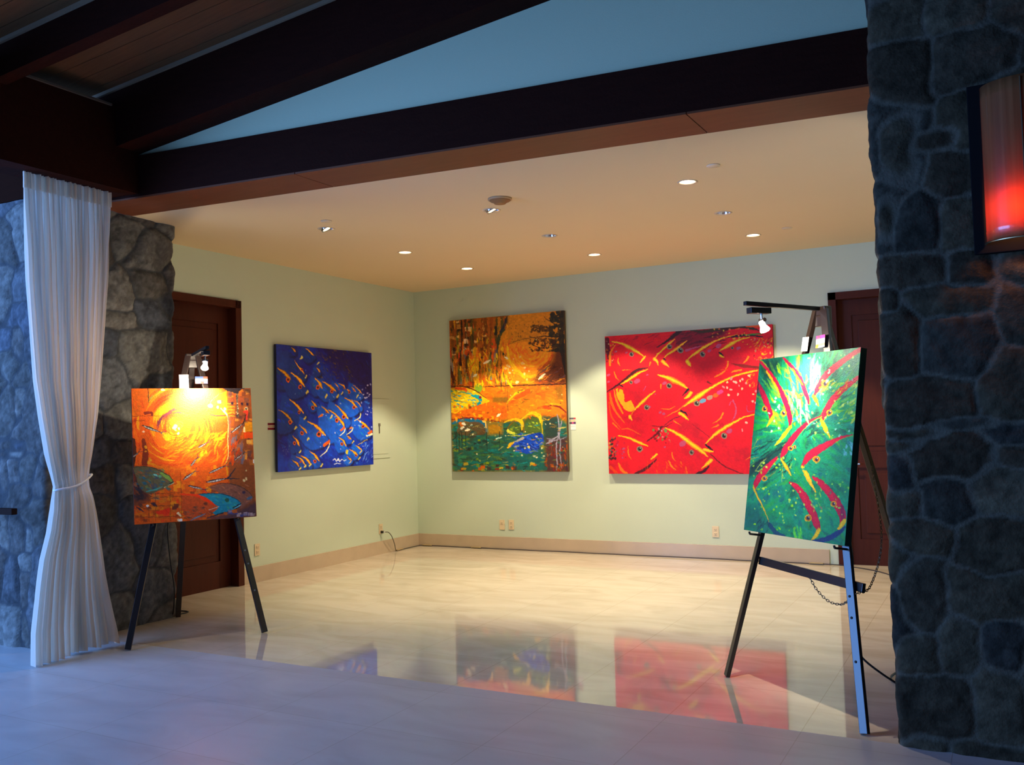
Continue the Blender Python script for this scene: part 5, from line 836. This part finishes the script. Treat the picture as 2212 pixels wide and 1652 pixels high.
# ---------------------------------------------------------------- curtain
def curtain():
    Lz = [(3.275, -5.996), (3.024, -5.99), (2.562, -5.974), (2.255, -5.951), (1.886, -5.919), (1.639, -5.88), (1.39, -5.833), (1.25, -5.795), (1.165, -5.775), (1.10, -5.782), (1.015, -5.79), (.863, -5.814), (.685, -5.862), (.417, -5.902), (.213, -5.935), (.012, -5.945)]
    Rz = [(3.275, -5.309), (2.988, -5.315), (2.646, -5.328), (2.238, -5.362), (1.903, -5.391), (1.637, -5.422), (1.441, -5.461), (1.30, -5.495), (1.215, -5.506), (1.15, -5.50), (1.083, -5.474), (.884, -5.434), (.651, -5.394), (.384, -5.358), (.148, -5.317), (.012, -5.30)]
    nz, nu = 190, 340; z = np.linspace(3.272, .008, nz); yl = np.interp(z, [q[0] for q in Lz][::-1], [q[1] for q in Lz][::-1]); yr = np.interp(z, [q[0] for q in Rz][::-1], [q[1] for q in Rz][::-1])
    u = np.linspace(0, 1, nu); rnd = np.random.RandomState(5); wob = u+.018*np.sin(u*9+1)+.012*np.sin(u*23); U, Z = np.meshgrid(u, z); Wb = np.meshgrid(wob, z)[0]
    g = np.clip(1-np.abs(z-1.18)/.7, 0, 1)[:, None]; tie = np.exp(-((z-1.18)/.12)**2)[:, None]
    ph = Wb*2*PI*13+.6*np.sin(Z*1.7+U*5)*np.clip((3.1-Z)/3, 0, 1); amp = (.010+.020*np.clip((3.25-Z)/.5, 0, 1))*(1-.35*tie)+.012*np.clip((.8-Z)/.8, 0, 1)
    X = .98+amp*np.sin(ph)+.010*np.sin(ph*2.3+Z*2)*(1-tie)+.035*np.sin(U*PI)*g*1.2+(.02*np.sin(U*2*PI*3.2+1.0)+.03*np.sin(U*2*PI*1.4))*np.clip((.55-Z)/.55, 0, 1)
    UU = U+.008*np.cos(ph)*np.clip((3.2-Z)/1, 0, 1); Y = yl[:, None]+(yr-yl)[:, None]*UU
    Z = Z+.03*np.clip((.25-Z)/.25, 0, 1)*(np.clip(U-.22, 0, 1)/.78)*(1+.5*np.sin(U*30))
    m = bpy.data.materials.new('sheer_white_cloth'); m.use_nodes = True; N = m.node_tree.nodes; L = m.node_tree.links; N.clear()
    out = N.new('ShaderNodeOutputMaterial'); df = N.new('ShaderNodeBsdfDiffuse'); tl = N.new('ShaderNodeBsdfTranslucent'); tp = N.new('ShaderNodeBsdfTransparent'); m1 = N.new('ShaderNodeMixShader'); m2 = N.new('ShaderNodeMixShader')
    df.inputs[0].default_value = (.86, .77, .66, 1); tl.inputs[0].default_value = (.86, .77, .66, 1); m1.inputs[0].default_value = .45; m2.inputs[0].default_value = .12
    wv = N.new('ShaderNodeTexWave'); tc = N.new('ShaderNodeTexCoord'); wv.inputs['Scale'].default_value = 90; wv.bands_direction = 'Y'; wv.inputs['Distortion'].default_value = 2; L.new(tc.outputs['Object'], wv.inputs['Vector']); bp = N.new('ShaderNodeBump'); bp.inputs['Strength'].default_value = .15; bp.inputs['Distance'].default_value = .004
    L.new(wv.outputs['Fac'], bp.inputs['Height']); L.new(bp.outputs[0], df.inputs['Normal'])
    L.new(df.outputs[0], m1.inputs[1]); L.new(tl.outputs[0], m1.inputs[2]); L.new(m1.outputs[0], m2.inputs[1]); L.new(tp.outputs[0], m2.inputs[2]); L.new(m2.outputs[0], out.inputs[0])
    t = thing('curtain', 'sheer white floor-length curtain tied at the waist by the left stone pier', 'curtain', (0, 0, 0))
    link('cloth_panel', grid_mesh('cloth_panel', np.stack([X, Y, Z], 2).reshape(-1, 3), nu, nz), m, t)
    k = 9; nk = nu; Xh = np.tile(X[0]+.006, (k, 1))+np.linspace(0, .006, k)[:, None]*0; Yh = np.tile(Y[0], (k, 1)); Zh = np.repeat(np.linspace(3.274, 3.165, k)[:, None], nu, 1)
    Xh = Xh+.006*np.sin(np.meshgrid(wob, np.arange(k))[0]*2*PI*26)
    link('header_tape', grid_mesh('header_tape', np.stack([Xh, Yh, Zh], 2).reshape(-1, 3), nu, k), m, t)
    P = []
    for a in np.linspace(0, 2*PI, 40)[:-1]: P.append((1.0+.055*math.sin(a), -5.640-.140*math.cos(a), 1.187-.046*math.cos(a)+.006*math.sin(3*a)-.012*math.sin(a)))
    bm = bmesh.new(); tube(bm, P, .007, 8, closed=True); obj('tie_cord', bm, mat('pale_cord', (.78, .77, .78), .8), t, True)
curtain()
# handrail end in front of the left pier
t = thing('handrail', 'end of a dark wooden handrail in front of the left stone pier', 'handrail', (.40, -5.78, .99))
bm = bmesh.new(); span(bm, (-3.2, -.022, -.022), (.165, .022, .022), bev=.006); obj('rail', bm, mat('dark_rail', (.02, .010, .008), .8, spec=.05), t)
for x in (-.55, -1.6, -2.7): bm = bmesh.new(); tube(bm, [(x, 0, -.02), (x, .04, -.05), (x, .175, -.06)], .008); obj('bracket', bm, BLACK, t)

# ---------------------------------------------------------------- wall sconce on the right pier
t = thing('wall_sconce', 'half-round wooden wall sconce glowing red on the right stone pier', 'lamp', (6.80, -5.245, 2.24))
bm = bmesh.new(); span(bm, (-.225, 0, -.04), (.225, .03, .715), bev=.004); obj('back_plate', bm, mat('black_plate', (.008, .008, .009), .9, spec=.05), t)
def shade_mat():
    m = bpy.data.materials.new('wood_veneer_shade'); m.use_nodes = True; N = m.node_tree.nodes; L = m.node_tree.links; N.clear(); out = N.new('ShaderNodeOutputMaterial')
    pr = N.new('ShaderNodeBsdfPrincipled'); tl = N.new('ShaderNodeBsdfTranslucent'); mx = N.new('ShaderNodeMixShader'); tc = N.new('ShaderNodeTexCoord'); mp = N.new('ShaderNodeMapping'); nz = N.new('ShaderNodeTexNoise'); cr = N.new('ShaderNodeValToRGB')
    mp.inputs['Scale'].default_value = (18, 18, .5); nz.inputs['Scale'].default_value = 2; L.new(tc.outputs['Object'], mp.inputs[0]); L.new(mp.outputs[0], nz.inputs['Vector']); L.new(nz.outputs['Fac'], cr.inputs[0])
    cr.color_ramp.elements[0].position = .35; cr.color_ramp.elements[0].color = (.20, .08, .03, 1); cr.color_ramp.elements[1].position = .65; cr.color_ramp.elements[1].color = (.36, .15, .06, 1)
    L.new(cr.outputs[0], pr.inputs['Base Color']); pr.inputs['Roughness'].default_value = .22; pr.inputs['Coat Weight'].default_value = 1.0; pr.inputs['Coat Roughness'].default_value = .06; tl.inputs[0].default_value = (.80, .20, .07, 1); mx.inputs[0].default_value = .36
    L.new(pr.outputs[0], mx.inputs[1]); L.new(tl.outputs[0], mx.inputs[2]); L.new(mx.outputs[0], out.inputs[0]); return m
bm = bmesh.new(); nA = 28; rows = 12; grid = []
for j in range(rows+1): grid.append([bm.verts.new((-.175*math.cos(PI*i/nA), -.125*math.sin(PI*i/nA)-.004, .69*j/rows)) for i in range(nA+1)])
for j in range(rows):
    for i in range(nA): bm.faces.new((grid[j][i], grid[j][i+1], grid[j+1][i+1], grid[j+1][i]))
sh = obj('lamp_shade', bm, shade_mat(), t, True); md = sh.modifiers.new('s', 'SOLIDIFY'); md.thickness = .002
bm = bmesh.new(); tube(bm, [(-.178*math.cos(PI*i/nA), -.128*math.sin(PI*i/nA)-.004, 0) for i in range(nA+1)], .0045, 6); obj('bottom_rim', bm, mat('brass_rim', (.7, .55, .3), .3, metal=1), t, True)
bm = bmesh.new()
for a in (-.02, .03): tube(bm, [(a, -.133, .01), (a, -.133, .68)], .003, 6)
obj('seam_rib', bm, mat('dark_rib', (.10, .05, .02), .5), t)
bm = bmesh.new(); bmesh.ops.create_uvsphere(bm, u_segments=16, v_segments=10, radius=.028); bmesh.ops.translate(bm, vec=(-.07, -.055, .18), verts=bm.verts); obj('bulb', bm, mat('amber_bulb', (1, .5, .2), .3, emit=(1, .28, .08), estr=40), t, True)
l = bpy.data.lights.new('sconce_bulb', 'POINT'); l.energy = 6.0; l.color = (1, .42, .16); l.shadow_soft_size = .03; lo = bpy.data.objects.new('sconce_bulb', l); C.objects.link(lo); lo.parent = t; lo.location = (-.04, -.06, .13)
